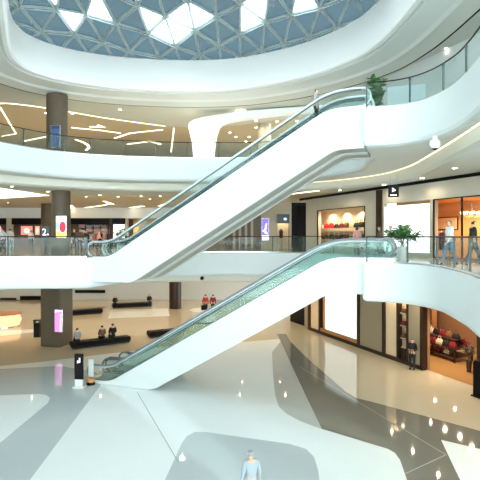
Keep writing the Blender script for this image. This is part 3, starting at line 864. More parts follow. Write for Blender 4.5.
def person(loc, rz, pose, top, bottom, label, group=None, hairm=None, h=1.72, skirt=False, long_hair=False):
    if pose not in GEO: GEO[pose] = person_geo(pose)
    V, Fc, Nn, reg, H, J = GEO[pose]
    root = empty('person', loc, rz, label, 'person', group); s = h/1.74; root.scale = (s, s, s)
    m = MB(); m.add(V, Fc, 0, True); bdy = m.build('body', skin, root)
    hipz = J['pelvis'][0].z
    sit = pose.startswith('sit')
    kt = [r in ('torso','arm') and (V[i].z > hipz-.06 or r == 'arm') for i, r in enumerate(reg)]
    m = MB(); m.add(*subset(V, Fc, Nn, kt, .016), 0, True); m.build('top', top, root)
    kb = [r in ('leg',) or (r == 'torso' and V[i].z < hipz+.06) for i, r in enumerate(reg)]
    m = MB(); m.add(*subset(V, Fc, Nn, kb, .011), 0, True); m.build('trousers', bottom, root)
    ks = [r == 'foot' for r in reg]
    m = MB(); m.add(*subset(V, Fc, Nn, ks, .01), 0, True); m.build('shoes', black, root)
    kh = [reg[i] == 'head' and (V[i].z > H.z+.035 or (V[i].y < H.y+.02 and V[i].z > H.z-(.09 if long_hair else .05))) for i in range(len(V))]
    m = MB(); m.add(*subset(V, Fc, Nn, kh, .016), 0, True); m.build('hair', hairm or hair, root)
    for sx in (-1,1):
        m = MB(); m.ball((H.x+sx*.033, H.y+.082, H.z+.012), .011, 0, 6, 4); m.build('eye', black, bdy)
        m = MB(); m.ball((H.x+sx*.09, H.y-.005, H.z-.005), .025, 0, 6, 4, (.4,.8,1.3)); m.build('ear', skin, bdy)
    m = MB(); m.ball((H.x, H.y+.083, H.z-.055), .02, 0, 6, 4, (1,.35,.3)); m.build('mouth', mat('lips', (.45,.15,.13), .5), bdy)
    return root
def cloth(nm, rgb): return mat('cloth_'+nm, rgb, .85)
cw = cloth('white', (.75,.77,.78)); cdk = cloth('black', (.008,.008,.009)); cj = cloth('jeans', (.10,.20,.34)); cgr = cloth('grey', (.35,.37,.38)); cpk = cloth('rose', (.72,.36,.36)); crd = cloth('scarlet', (.5,.05,.04)); cnv = cloth('navy', (.03,.05,.10)); cbr = cloth('umber', (.14,.08,.05)); csl = cloth('slate', (.42,.48,.52))
def gp(px, d, z): return ((px-240)/F*d, d, z)
G2 = 'people strolling on the middle gallery'
person(gp(450,18.2,L2), PI*.55, 'walk', cw, cj, 'person in white shirt and blue jeans walking along the middle gallery railing', G2, h=1.8)
person(gp(472.5,17.8,L2), -PI*.5, 'walk', cdk, cnv, 'dark-clad person walking close to the orange shop window, nearest the picture edge'.replace(', nearest the picture edge', ''), G2, h=1.76)
person(gp(357,25,L2), PI*.1, 'stand', cpk, cbr, 'person in rose top standing before the handbag window', G2, long_hair=True, h=1.66)
person(gp(380,26.5,L2), PI*.5, 'walk', cbr, cdk, 'person in brown top beside the escalator head on the middle gallery', G2)
person(gp(391,25.3,L2), PI*.6, 'walk', cw, cgr, 'person in white top and grey trousers before the blank light box', G2, h=1.76)
person(W(10.84, .7, L2+5.79), -PI/2-.35 if False else math.atan2(-E.x, E.y), 'stand', cgr, cdk, 'person in grey top riding up the head of the upper escalator', None, h=1.6)
lp = [(3,30.5,'walk',csl,cdk,'person in slate top walking at the outer end of the middle gallery'),
      (10,33,'stand',cgr,cj,'person in grey top and jeans near the pale shop pillar'),
      (73.5,36,'walk',cdk,cdk,'black-clad person walking just past the poster column'),
      (80,34,'stand',cbr,cdk,'person in brown top and black trousers between poster column and escalator'),
      (86,40,'walk',cdk,cj,'person in black top and jeans beside the clothes shop'),
      (99,41,'walk',cpk,cdk,'person in rose top in front of the clothes shop'),
      (31,44,'stand',cw,cdk,'person in white top below the red shop posters')]
for k, (px, d, po, a, b, lb) in enumerate(lp): person(gp(px,d,L2), [PI*.5,.2,-PI*.5,PI,PI*.4,-PI*.4,0][k], po, a, b, lb, G2)
# ground floor
p = wp(418.5, z=L1)+WN*.42; person((p.x, p.y, L1), PI*.8, 'hold', cdk, cdk, 'black-clad person standing with joined hands at the ground floor shop doorway', None, h=1.72)
for px, lb, c in ((205.5,'person in scarlet top at the far end of the ground floor, beside the brown column',crd),(213,'person in wine jacket at the far ground floor kiosk',cloth('wine2',(.25,.03,.05)))):
    person(gp(px,44,L1), 0, 'stand', c, cdk, lb, 'people at the far ground floor kiosk', h=1.85)

# ------------------------------------------------------------------ ground-floor benches with sitters
def bench(pa, pb, w, h, label):
    A, B = at_floor(*pa), at_floor(*pb); c = (A+B)/2; L = (B-A).length; a = math.atan2(B.y-A.y, B.x-A.x)
    root = empty('bench', (c.x, c.y, L1), a, label, 'bench', 'black benches on the ground floor')
    m = MB(); m.box((0,w/2,.06), (L-.16,w-.16,.12)); m.build('plinth', blackm, root)
    m = MB(); m.box((0,w/2,.12+(h-.2)/2), (L,w,h-.2)); m.build('body', black, root, .03)
    m = MB()
    n = max(2, round(L/1.3))
    for k in range(n): m.box((-L/2+L/n*(k+.5),w/2,h-.04), (L/n-.02,w-.02,.08))
    m.build('seat_pad', mat('bench_leather', (.006,.006,.007), .5, spec=.15), root, .02)
    return root, a, L
b1, a1, l1 = bench((72,349.5),(131,342.5), .75, .40, 'long black bench beside the escalator foot with three sitters')
b2, a2, l2 = bench((64,316.5),(103,313.5), .9, .42, 'plain black bench beside the pink-lit column with nobody on it')
b3, a3, l3 = bench((112.5,308.5),(152,306.5), .9, .40, 'far black bench with a sitter at either end')
bench((150,338.5),(178,335.5), .8, .42, 'black bench end showing just behind the lower escalators')
def sitter(b, a, L, u, back, pose, top, bot, label, flip=False, h=1.7):
    q = b.location+Matrix.Rotation(a,3,'Z')@Vector((u*L/2, back, .0))
    person((q.x, q.y, L1+.03), a+(0 if not flip else PI), pose, top, bot, label, 'sitters on the ground floor benches', h=h)
sitter(b1, a1, l1, -.78, .42, 'sit', cgr, cdk, 'person in grey top sitting alone at one end of the long bench')
sitter(b1, a1, l1, .06, .42, 'sit_lean', cbr, cdk, 'person in brown top sitting closest to the middle of the long bench')
sitter(b1, a1, l1, .42, .42, 'sit', cdk, cdk, 'black-clad person sitting beside another on the long bench', h=1.8)
sitter(b3, a3, l3, -.86, .28, 'sit_lean', cdk, cdk, 'black-clad person on the end of the far bench nearer the pink-lit column', True)
sitter(b3, a3, l3, .88, .28, 'sit_lean', cdk, cnv, 'black-clad person on the end of the far bench nearer the escalators', True)

# ------------------------------------------------------------------ signs and posters
def panel_thing(nm, loc, rz, w, h, d, frame_m, face_m, label, cat, fwid=.05):
    """upright panel; its face looks along local -y"""
    root = empty(nm, loc, rz, label, cat)
    m = MB(); m.box((0,0,h/2), (w,d,h)); m.build('frame', frame_m, root)
    m = MB(); m.box((0,-d/2-.006,h/2), (w-fwid,.012,h-fwid)); m.build('face', face_m, root)
    return root
def art(root, items, d):
    for nm, pts, mt in items:
        m = MB(); m.prism([(x,-d/2-.016,z) for x, z in pts],[(x,-d/2-.011,z) for x, z in pts]); m.build(nm, mt, next((c for c in root.children if c.name.startswith('face')), root))
def ell(cx, cz, rx, rz, n=18, a=0): return [(cx+rx*math.cos(2*PI*k/n)*math.cos(a)-rz*math.sin(2*PI*k/n)*math.sin(a), cz+rx*math.cos(2*PI*k/n)*math.sin(a)+rz*math.sin(2*PI*k/n)*math.cos(a)) for k in range(n)]
# poster on the middle column
c = Vector((-11.75,31.5)); d30 = 30.85
pr = panel_thing('column_poster', (-11.48, 30.86, 1.03), -.12, .72, 1.42, .06, steel, lamp_mat('poster_white', (.95,.9,.9), .8), 'lit poster with red balloon shape on the bronze column of the middle gallery', 'poster')
art(pr, [('sky_band', [(-.33,.55),(-.33,1.05),(-.1,.95),(-.1,.5)], lamp_mat('p_blue', (.25,.55,.85), .7)), ('yellow_band', [(-.33,.04),(.33,.04),(.33,.42),(.05,.3),(-.33,.5)], lamp_mat('p_yel', (.95,.7,.1), .8)), ('red_shape', ell(.1,.7,.22,.36), lamp_mat('p_red', (.85,.03,.06), .8))], .06)
# pink light box on the ground floor column
pr = panel_thing('column_light_box', (-11.6, 30.72, -5.0), -.25, .56, 1.45, .08, steel, lamp_mat('p_pink', (.75,.22,.62), .75), 'pink light box on the square column of the ground floor', 'light box')
art(pr, [('pale_band', [(-.25,1.25),(.25,1.33),(.25,1.41),(-.25,1.41)], lamp_mat('p_pale', (.9,.75,.9), .8)), ('bright_stripe', [(.08,.05),(.24,.05),(.24,1.2),(.12,1.2)], lamp_mat('p_pink2', (.9,.5,.8), .8))], .08)
# blue panel on the top column
pr = panel_thing('column_panel', (-11.95, 31.12, 6.9), -.1, .62, 1.42, .06, steel, mat('p_navy', (.06,.115,.27), .4), 'blue information panel on the column of the top gallery', 'panel')
art(pr, [('dark_band', [(-.28,1.2),(.28,1.2),(.28,1.38),(-.28,1.38)], mat('p_navy2', (.03,.05,.16), .4))], .06)
# floor number sign
sg = empty('floor_sign', (-11.5-.95, 29.9, L2+1.0+.1), 0, 'dark floor sign with white numeral 2 beside the poster column', 'sign')
sg.location = gp(45.6, 31.3, .0)
m = MB(); m.box((0,0,1.35), (.56,.12,.85)); m.build('box', mat('sign_dark', (.05,.075,.085), .4), sg, .01)
m = MB(); m.box((0,0,.46), (.08,.08,.92)); m.box((0,0,.02), (.4,.3,.04)); m.build('post', blackm, sg)
def letters(txt, size, parent, loc, rot, mt, ext=.004, nm='lettering'):
    c = bpy.data.curves.new('t', 'FONT'); c.body = txt; c.size = size; c.extrude = ext; c.align_x = 'CENTER'; c.align_y = 'CENTER'
    o = bpy.data.objects.new('t', c); COL.objects.link(o)
    dg = bpy.context.evaluated_depsgraph_get(); dg.update()
    me = bpy.data.meshes.new_from_object(o.evaluated_get(dg)); bpy.data.objects.remove(o)
    me.materials.clear(); me.materials.append(mt)
    q = bpy.data.objects.new(nm, me); COL.objects.link(q); q.parent = parent; q.location = loc; q.rotation_euler = rot
    return q
lw = lamp_mat('letter_white', (.95,.97,1), .7)
letters('2', .62, sg, (-.06,-.07,1.38), (PI/2,0,0), lw)
m = MB(); m.box((.17,-.066,1.25), (.09,.012,.1)); m.build('mark', lw, sg)
# hanging sign by the right shops
p = at_depth(393.5, 190, 23.5)
hs = empty('hanging_sign', (p.x, p.y, 3.02), -.35, 'small dark hanging sign with white pointer below the gallery ceiling', 'sign')
m = MB(); m.box((0,0,.33), (.5,.08,.6)); m.build('board', black, hs, .01)
m = MB()
for s in (-.15,.15): m.tube([(s,0,.62),(s,0,1.07)], .012, 6)
m.build('hanger', steel, hs)
m = MB(); q = [(-.06,.28),(-.06,.5),(.12,.36)]; m.prism([(x,-.055,z) for x,z in q],[(x,-.041,z) for x,z in q]); m.box((0,-.047,.13), (.3,.012,.05)); m.build('pointer_mark', lw, hs)
# black stand sign, white barrier panel and foot at the escalator base
p = at_floor(79, 387.5)
bs = empty('stand_sign', (p.x, p.y, L1), -.1, 'black upright sign board standing at the foot of the lower escalators', 'sign')
m = MB(); m.box((0,0,.03), (.5,.35,.06)); m.box((0,0,.22), (.36,.1,.34)); m.build('foot', potm, bs)
m = MB(); m.box((0,0,.99), (.42,.1,1.2)); m.build('board', black, bs, .01)
m = MB(); m.box((.05,-.056,1.3), (.06,.012,.22)); m.box((-.04,-.056,1.22), (.05,.012,.12)); m.build('marks', lw, bs)
p = at_floor(91, 384.5)
bp = empty('barrier_panel', (p.x, p.y, L1), -.35, 'narrow white barrier panel between the black sign and the escalator handrail', 'barrier')
m = MB(); m.box((0,0,.8), (.28,.05,.85)); m.build('panel', potm, bp, .01)
m = MB(); m.box((0,0,.2), (.06,.05,.4)); m.build('post', steel, bp)
m = MB(); m.lathe([(.2,0),(.2,.08),(.12,.14)], n=16); m.build('base', black, bp)
m = MB(); m.lathe([(.15,.12),(.19,.2),(.15,.28)], n=14); m.build('ring', mat('cone_orange', (.65,.28,.08), .5), bp)

# ------------------------------------------------------------------ far shops, middle gallery (a wall at 50 m)
def bx(px): return (px-240)/9.6
BY = 50.0
m = MB()
m.box(((-34+5)/2, BY+.2, 3.55), (39, .4, 1.09)); struct(m, 'wall_bulkhead', drumw)
m = MB()
m.box(((-34+bx(127))/2, BY-.05, 2.68), (bx(127)+34, .3, .65)); struct(m, 'trim_10', black)
m = MB()
for a, b, mt in ((7.5,12.5,0),(110,112.5,1),(126,128,0),(139,147,0),(-40,-36,1)):
    m.box(((bx(a)+bx(b))/2, BY, 1.5), (bx(b)-bx(a), .5, 3.0), mt)
struct(m, 'wall_shop_piers', [stone, brown])
m = MB(); m.box(((-34+bx(127))/2, BY+5, 1.5), (bx(127)+34, .2, 3.0), 0); struct(m, 'wall_shop_back', mat('shop_back_brown', (.12,.085,.06), .6))
m = MB(); m.box(((bx(127)+bx(190))/2, BY+3, 1.5), (bx(190)-bx(127), .2, 3.0), 0); struct(m, 'wall_gold', mat('gold_wall', (.62,.42,.16), .5, noise=.2, nscale=2))
m = MB(); m.box(((bx(190)+5)/2, BY, 1.5), (5-bx(190), .4, 3.0)); struct(m, 'wall_far', mat('far_brown', (.20,.14,.09), .5))
for px in range(-30, 125, 14): spot((bx(px), BY+2, 2.9), 70, (1,.82,.62), .1, 150)
for px in (133,150,170): spot((bx(px), BY+1.5, 2.9), 120, (1,.8,.5), .1, 150)
lb = panel_thing('light_box', (bx(119.5), BY-.1, .9), 0, 1.2, 2.0, .1, steel, lbox, 'white lit panel at the end of the clothes shop beyond the potted palm', 'light box')
for k, (a, b, mt, lbel) in enumerate(((22,34,lamp_mat('p_rose', (.75,.25,.22), .7),'wide red lit poster with pale circle on the far shop front'),(36,41,lamp_mat('p_rose2', (.8,.35,.28), .7),'narrow red lit poster beside the floor sign'),(-3,2.5,lamp_mat('p_rose3', (.85,.4,.45), .7),'pink lit poster at the outer end of the far shops'))):
    q = panel_thing('shop_poster', (bx((a+b)/2), BY-.25, 1.25), 0, (b-a)/9.6, .95, .08, brown, mt, lbel, 'poster')
    art(q, [('figure', ell(0,.45,min(.3,(b-a)/40),.28), lamp_mat('p_skin', (.95,.72,.6), .8))], .08)
# clothes shop: two racks of garments, wall sign lights
for r_, (a, b, y, zz) in enumerate(((66,86,51.2,0),(88,108,51.0,0))):
    rack(((bx(a)+bx(b))/2, y, .02) if True else 0, 0, bx(b)-bx(a), 1.55, f'clothes rack in the far shop, the one {"by the poster column" if r_ == 0 else "by the white lit panel"}')
    names_ = ['cream','rose','dark','cream','pink','red','blue','dark']
    for k in range(8):
        mt = {'cream':cl[3],'rose':cl[4],'pink':cl[4],'dark':cl[1],'red':cl[2],'blue':cl[5]}[names_[(k+3*r_) % 8]]
        garment((bx(a)+.22+(bx(b)-bx(a)-.44)*k/7, y, 1.415), PI/2-.25, mt, 1.0, f'{names_[(k+3*r_)%8]} garment, {ordn[k]} on the rack {"by the poster column" if r_ == 0 else "by the white lit panel"}', 'garments on the far shop racks')
# pale shelving grid on the back wall of the clothes shop
wsf = empty('display_shelving', (bx(88), BY+4.7, 0.02), 0, 'pale wall shelving along the back of the clothes shop', 'shelving')
m = MB(); m.box((0,.1,1.25), (5.2,.06,2.4)); m.build('back_panel', mat('shelf_back', (.72,.66,.6), .5), wsf)
for k in range(5):
    m = MB(); m.box((0,-.08,.3+k*.5), (5.2,.36,.04)); m.build('shelf', steel, wsf)
for k in range(7):
    m = MB(); m.box((-2.58+k*.86,-.08,1.25), (.04,.36,2.4)); m.build('upright', blackm, wsf)
rb = random.Random(5)
for k in range(5):
    for i in range(6):
        w_ = rb.choice(['pale','pink','dark','white','brown'])
        mt = {'pale':cl[3],'pink':cl[4],'dark':cl[1],'white':cw,'brown':cbr}[w_]
        m = MB(); h_ = rb.uniform(.15,.34); m.box((0,0,h_/2), (.6,.24,h_)); 
        o = m.build('folded_clothes', mt, None, .03); o.location = (bx(88)-2.15+i*.86, BY+4.6, .026+.32+k*.5)
        tag(o, f'{w_} folded clothes, {ordn[i]} along the {["lowest","second","third","fourth","top"][k]} shelf of the far shop', 'folded clothes', 'folded clothes on the wall shelving')

# far wall behind the escalators: shop fronts near the passage (about 42 m)
def at42(px, z=0.0): return Vector(((px-240)/F*42, 42, z))
m = MB()
for a, b in ((261,277.5),(289.5,291.5)): m.box(((at42(a).x+at42(b).x)/2, 42.15, T2/2), (at42(b).x-at42(a).x, .3, T2))
m.box(((at42(277.5).x+at42(289.5).x)/2, 42.15, 3.55), (at42(289.5).x-at42(277.5).x, .3, 1.1))
m.box(((at42(225).x+at42(261).x)/2, 42.35, T2/2), (at42(261).x-at42(225).x, .3, T2), 1)
struct(m, 'wall_far_shops', [stone_d, mat('far_shop_dark', (.10,.07,.05), .4)])
m = MB(); m.box((at42(303).x, 42.6, T2/2), (2.4, .2, T2)); struct(m, 'passage_dark_end', black)  # black sheet again for the darkness at the passage end
m = MB(); m.box((at42(283.5).x, 43.2, T2/2), (1.4, .1, T2)); struct(m, 'wall_niche', creamw); spot((at42(283.5).x, 42.6, 2.9), 60)
pr = panel_thing('wall_poster', (at42(265.2).x, 41.95, .75), 0, .62, 1.95, .08, steel, lamp_mat('p_indigo', (.16,.10,.55), .8), 'indigo lit poster with white boot on the far shop pier', 'poster')
art(pr, [('boot', [(.02,1.45),(.16,1.5),(.12,1.1),(.05,.85),(.2,.66),(.22,.55),(-.02,.62),(-.12,.8),(-.22,.75),(-.24,.85),(-.06,1.0)], lw), ('white_base', [(-.28,.05),(.28,.05),(.28,.45),(-.28,.45)], lw)], .08)
m = MB(); 
sb = empty('shop_sign', (at42(283.3).x, 41.9, 2.25), 0, 'dark shop sign with pale blue mark above the far niche', 'sign')
m.box((0,0,.4), (1.05,.12,.8)); m.build('board', mat('sign_navy', (.02,.03,.045), .3), sb)
m = MB(); m.prism([(x,-.075,z) for x,z in ell(.15,.38,.14,.12)],[(x,-.061,z) for x,z in ell(.15,.38,.14,.12)]); m.build('mark', lamp_mat('p_ice', (.5,.75,.9), .6), sb)
# mannequin in the niche
mq = empty('mannequin_stand', (at42(282).x, 42.85, .02), 0, 'dark dressed torso form on a stand below the far shop sign', 'mannequin')
m = MB(); m.lathe([(.12,.95),(.19,1.1),(.14,1.3),(.2,1.55),(.08,1.68),(.05,1.78)], n=14); m.build('torso', cl[1], mq)
m = MB(); m.lathe([(.2,0),(.2,.03),(.025,.05),(.025,.95)], n=12); m.build('stand', steel, mq)
# slatted dark frames left of the poster
for k, px in enumerate((234,240,246,252)):
    m = MB(); m.box((at42(px).x, 42.1, 1.5), (.22,.2,2.9)); o = m.build('trim_1%d' % (k+1), stone_d); o['kind'] = 'structure'

# ------------------------------------------------------------------ far ground floor: shop band, kiosk
m = MB(); m.box((-14.5, 54, -3.95), (39, .3, 4.1)); struct(m, 'wall_back_ground', mat('far_grey', (.62,.66,.66), .3))
for k, (a, b, y0, y1) in enumerate(((20,42,296,304),(0,16,298,303),(75,105,290,293))):
    p0, p1 = at_depth(a, y1, 53.7), at_depth(b, y0, 53.7)
    m = MB(); m.box(((p0.x+p1.x)/2, 53.75, (p0.z+p1.z)/2), (p1.x-p0.x, .12, p1.z-p0.z)); o = m.build('shop_band', black)
    tag(o, ['dark shop sign band on the far ground floor wall behind the square column','dark shop opening at the outer end of the far ground floor wall','thin dark band on the far ground floor wall above the benches'][k], 'shop front')
ks = empty('kiosk', (gp(203, 40, L1)), .2, 'white rounded kiosk counter on the far ground floor behind the lower escalators', 'kiosk')
m = MB(); m.lathe([(.95,0),(1.05,.9),(1.12,.95),(1.12,1.0)], n=28); m.build('counter', potm, ks)
m = MB(); m.lathe([(1.0,0),(1.0,.1)], n=28); m.build('plinth', black, ks)
m = MB(); m.box((.1,.0,1.2), (.5,.3,.4)); m.build('register', black, ks)
# warm round counter at the outer end of the ground floor
p = gp(6, 38, L1)
rc_ = empty('round_counter', p, 0, 'round amber-lit counter on the ground floor left of the square column'.replace('left of', 'well before') if False else 'round amber-lit counter on the ground floor beyond the white floor patch', 'counter')
m = MB(); m.lathe([(1.0,.1),(1.15,.5),(1.0,.95),(1.05,1.0)], n=24); m.build('drum', lamp_mat('amber_glow', (.95,.6,.35), .55), rc_)
m = MB(); m.lathe([(1.0,0),(1.0,.1)], n=24); m.build('plinth', steel, rc_)
m = MB(); m.lathe([(1.2,1.0),(1.2,1.06)], n=24); m.build('worktop', wood, rc_)
for k, px in enumerate((37.5,)):
    p = gp(px, 34, L1); bn = empty('litter_bin', p, 0, 'slim black litter bin beside the square ground floor column', 'bin')
    m = MB(); m.box((0,0,.5), (.4,.4,1.0)); m.build('body', black, bn, .02)
    m = MB(); m.box((0,0,1.2), (.44,.44,.08)); m.box((-.2,0,1.08), (.03,.4,.2)); m.box((.2,0,1.08), (.03,.4,.2)); m.build('lid', blackm, bn)

# ------------------------------------------------------------------ ceiling lights
def strip(path, z, w, mt, label, group, nm='ceiling_light_strip'):
    P = [Vector((a, b)) for a, b in path]; m = MB(); w *= .7
    c = P[0]; root = empty(nm, (c.x, c.y, z), 0, label, 'ceiling light', group)
    tr = MB()
    for a, b in zip(P, P[1:]):
        q = (a+b)/2-c; ang = math.atan2(b.y-a.y, b.x-a.x)
        m.box((q.x, q.y, -.02), ((b-a).length+w*.5, w, .03), 0, ang); tr.box((q.x, q.y, -.004), ((b-a).length+w*.5+.04, w+.06, .02), 0, ang)
    tr.build('housing', steel, root); m.build('diffuser', mt, root); return root
def cpx(pts, z): return [((x-240)/F*((z-CAMZ)*F/(HY-y)), (z-CAMZ)*F/(HY-y)) for x, y in pts]
T3 = L4
GS = 'light lines in the top gallery ceiling'
def chain(pts, n=6): return [(p.x, p.y) for p in crom([Vector(p) for p in pts], False, n)]
strip(chain(cpx([(-20,108),(-6,104.5),(6,103),(30,105.5),(60,110),(110,118.5),(165,126)], T3)), T3, .12, warm_strip, 'long sweeping warm light line bordering the tan ceiling of the top gallery', GS)
strip(cpx([(0,107),(9,122),(16,133.5),(2,136)], T3), T3, .14, warm_strip, 'bent warm light line crossing the outer end of the top gallery ceiling', GS)
strip(cpx([(24,141),(46,136.5)], T3), T3, .3, warm_strip, 'short slanting warm light line before the bronze top column', GS)
strip(cpx([(72,127.5),(100,130),(120,133)], T3), T3, .3, warm_strip, 'straight warm light line just past the bronze top column', GS)
strip(cpx([(90,126.5),(104,127),(98,125)], T3), T3, .3, warm_strip, 'arrow-shaped warm light line on the top gallery ceiling', GS)
strip(chain(cpx([(76,139.5),(85,143),(89,147),(86,150)], T3)), T3, .35, warm_strip, 'hooked warm light line low on the top gallery ceiling', GS)
strip(cpx([(115,138),(130,133),(162,129.5)], T3), T3, .3, warm_strip, 'long bent warm light line on the ceiling towards the white portal', GS)
strip(cpx([(128,144),(150,141),(160,144)], T3), T3, .45, warm_strip, 'faint angled warm light line deep in the top gallery ceiling', GS)
strip(cpx([(174,128),(171,152)], T3), T3, .16, warm_strip, 'warm light line running beside the white portal', GS)
GM = 'light lines in the middle gallery ceiling'
T = T2
strip(chain(cpx([(62,204),(69,205),(72,207.5),(68,209.5)], T)), T, .5, warm_strip, 'hooked warm light line just past the poster column', GM)
strip(cpx([(86,207.5),(104,205),(110,203)], T), T, .4, warm_strip, 'bent warm light line on the middle ceiling beside the upper escalator', GM)
strip(cpx([(104,201),(113,204)], T), T, .3, warm_strip, 'short warm light line on the middle ceiling above the potted palm', GM)
strip(cpx([(132,207.5),(142,206)], T), T, .8, warm_strip, 'broad warm light line on the middle ceiling close to the escalator underside', GM)
strip(cpx([(280,195.5),(300,192.5),(318,190.5)], T), T, .35, warm_strip, 'warm light line on the middle ceiling under the escalator head', GM)
strip(cpx([(160,206),(168,203)], T), T, .6, warm_strip, 'warm light line on the middle ceiling seen through the escalator glass', GM)
# luminous wedge panel
A = cpx([(-30,184.5),(0,187.8),(49,195.3),(0,198.3),(-30,199.5)], T)
m = MB(); m.prism([(x, y, T-.03) for x, y in A], [(x, y, T-.002) for x, y in A])
o = m.build('ceiling_light_panel', panel_lt); tag(o, 'large wedge-shaped luminous panel in the middle gallery ceiling', 'ceiling light')
# cove strip under the right fascia of the top gallery
c2 = [p for p in offs(STEP, -.12) if p.x > 5 and 12 < p.y < 28.5]
i0 = min(range(len(STEP)), key=lambda k: (STEP[k]-Vector((7.0,12))).length)
seq = []
so = offs(STEP, -.1)
for k in range(i0, i0+len(STEP)):
    p = so[k % len(STEP)]
    if p.x > 4.2 and p.y > 11: seq.append((p.x, p.y))
    elif seq: break
strip(seq, L3-1.4, .1, cove_strip, 'curved warm cove light line under the top gallery edge above the shop windows', 'cove lights')
strip(seq, L2-1.4, .1, cove_strip, 'curved warm cove light line under the middle gallery edge above the ground shops', 'cove lights')

# recessed downlights: a fixture and its lamp
def dl_proto():
    root = empty('downlight', (0,0,0), 0, None, 'downlight')
    m = MB(); m.lathe([(.15,-.02),(.11,-.012)], n=14, cap=False); m.lathe([(.15,-.02),(.15,0)], n=14, cap=False); m.build('trim_ring', steel, root)
    m = MB(); m.lathe([(.001,-.01),(.11,-.01)], n=14, cap=False); m.build('bulb', bulb, root)
    return root
proto = dl_proto(); first = [True]
def downlight(x, y, z, label, group, e=0, col=(1,.83,.6), sc=1):
    o = proto if first[0] else copy_tree(proto); first[0] = False
    o.location = (x, y, z-.001); o['label'] = label; o['group'] = group; o.scale = (sc, sc, sc)
    if e: spot((x, y, z-.05), e, col, .1, 150)
    return o
# top ceiling (visible ones from the photograph) and rows deeper in
for px, py in ((120,109.5),(241,110.3),(46,113),(72,113.5),(256,120.5),(256,127.5),(277,121.5),(280,125),(297,121),(230,132.5),(236,137),(246,141.5),(249,137)):
    x, y = cpx([(px,py)], L4)[0]; downlight(x, y, L4, 'small round downlight in the tan ceiling of the top gallery', 'downlights in the top gallery ceiling', 90)
x, y = cpx([(446,48.5)], L4)[0]; downlight(x, y, L4, 'round downlight in the pale ceiling above the plant end of the top gallery', 'downlight over the curved railing', 5, (1,.95,.9), .7)
for px, py in ((12,186.3),(48,191.5),(60,198),(8,202.5),(86,196.5),(100,195),(118,196.5),(141,196),(150,199),(160,196)):
    x, y = cpx([(px,py)], T2)[0]; downlight(x, y, T2, 'small round downlight in the ceiling of the middle gallery over the far walkway', 'downlights in the middle gallery ceiling', 120)
for px, py in ((384,184.5),(422,178),(455,168),(340,190)):
    x, y = cpx([(px,py)], T2)[0]; downlight(x, y, T2, 'round downlight in the pale ceiling before the middle gallery shop windows', 'downlights before the shop windows', 60)
# lamps of the middle and top galleries at the back, and of the ground floor ceiling
for x in range(-30, 4, 6):
    for y in (36, 43): spot((x+1.5, y, L4-.06), 520, (1,.84,.62), .15, 160)
    for y in (37, 44): spot((x+1.5, y, T2-.06), 230, (1,.84,.62), .15, 160)
for x in (-29,-25,-21,-17.5,-14,-10,-7,-3.5,0,3.2):
    for y in (33.5,36.5,40,44.5,50):
        if y < 36 and x < -20: pass
        if math.hypot(x+12.05, y-31.6) < 1.5: continue
        spot((x+.4*math.sin(y*3+x), y+.3*math.cos(x*2), T1-.05), 105, (1,.80,.54), .05, 150)
for d in (15,17.5,20,22.5,25,27.5,30):
    X = 9.0+(25-d)*.12; spot((X, d, T1-.05), 80, (1,.80,.55), .05, 150)

for x, y in ((-4.6,33.6),(-3,33.6),(-1,33.4),(1.5,33.2),(4,33)): spot((x, y, L4-.08), 260, (1,.95,.86), .1, 150)  # extra spots added to brighten the white portal; no fixtures there
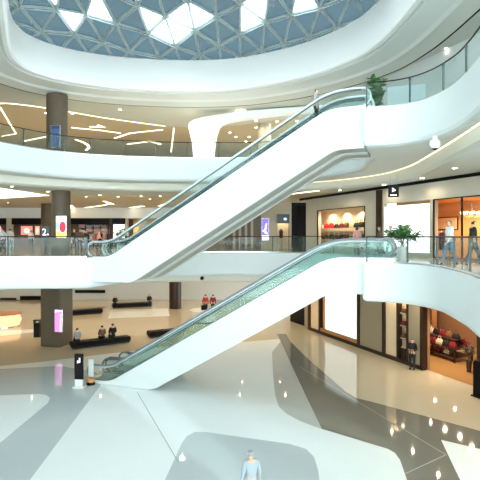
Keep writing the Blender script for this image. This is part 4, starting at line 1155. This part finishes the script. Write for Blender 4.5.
# security camera under the top fascia
p = at_depth(435, 147, 16.6)
cc = empty('security_camera', (p.x, p.y, L3-1.4), 0, 'small white dome security camera under the curved top gallery edge', 'security camera')
m = MB(); m.lathe([(.09,-.0),(.09,-.12)], n=14); m.build('mount', potm, cc)
m = MB(); m.lathe([(.001,-.48),(.13,-.42),(.19,-.3),(.17,-.16),(.09,-.12)], n=16, cap=False); m.build('dome', potm, cc)
m = MB(); m.lathe([(.02,-.485),(.11,-.44),(.12,-.42)], n=14, cap=False); m.build('lens', black, cc)
p = at_depth(202, 280.5, 31.5)
cm = empty('security_camera', (p.x, 31.55, -1.62), 0, 'tiny black security camera on the beige soffit of the middle gallery', 'security camera')
m = MB(); m.ball((0,0,0), .13); m.build('dome', black, cm)
m = MB(); m.tube([(0,0,0),(0,.08,.02),(0,.18,.02)], .04, 8); m.build('mount', black, cm)

# grey partition and poster on the top gallery
p0 = at_depth(406, 0, 22.5)
gpn = empty('partition_screen', (p0.x, p0.y, L3), -.35, 'grey frosted partition screen beside the plant on the top gallery', 'screen')
m = MB(); m.box((0,0,1.15), (1.7,.06,2.1)); m.build('panel', mat('frost', (.36,.44,.46), .4), gpn, .01)
m = MB()
for s in (-.7,.7): m.box((s,0,.05), (.08,.5,.1))
m.build('foot', steel, gpn)
p0 = at_depth(271.5, 0, 37)
st = panel_thing('stand_poster', (p0.x, p0.y, L3), 0, .55, 1.5, .06, steel, lw, 'white and red poster stand beside the plaster column of the top gallery', 'poster')
art(st, [('red_band', [(-.24,1.05),(.24,1.05),(.24,1.25),(-.24,1.25)], lamp_mat('p_red2', (.85,.2,.25), .6))], .06)

# grey figure down on the ground floor close by
p = at_floor(251, 516); person((p.x, p.y, L1), PI*.1, 'stand', mat('cloth_mist', (.33,.40,.44), .8), mat('cloth_mist2', (.42,.48,.52), .8), 'person in pale grey clothes on the grey floor inlay, mostly cut off by the frame', None, mat('hair_grey', (.25,.29,.31), .7), h=1.72)

# ------------------------------------------------------------------ daylight, camera, view
w = bpy.data.worlds.new('sky'); S.world = w; w.use_nodes = True
bg = w.node_tree.nodes['Background']; bg.inputs[0].default_value = (.86, .97, 1.0, 1); bg.inputs[1].default_value = 6.0
cam = bpy.data.cameras.new('camera'); co = bpy.data.objects.new('camera', cam); COL.objects.link(co)
co.location = (0, 0, CAMZ); co.rotation_euler = (PI/2, 0, 0); cam.sensor_width = 36; cam.lens = 36; cam.shift_y = -4/480; cam.clip_start = .05; cam.clip_end = 300
S.camera = co
S.view_settings.view_transform = 'Standard'; S.view_settings.look = 'None'; S.view_settings.gamma = 1; S.view_settings.exposure = 0.6
S.cycles.use_denoising = True; S.cycles.max_bounces = 10; S.cycles.transparent_max_bounces = 24; S.cycles.sample_clamp_indirect = 8
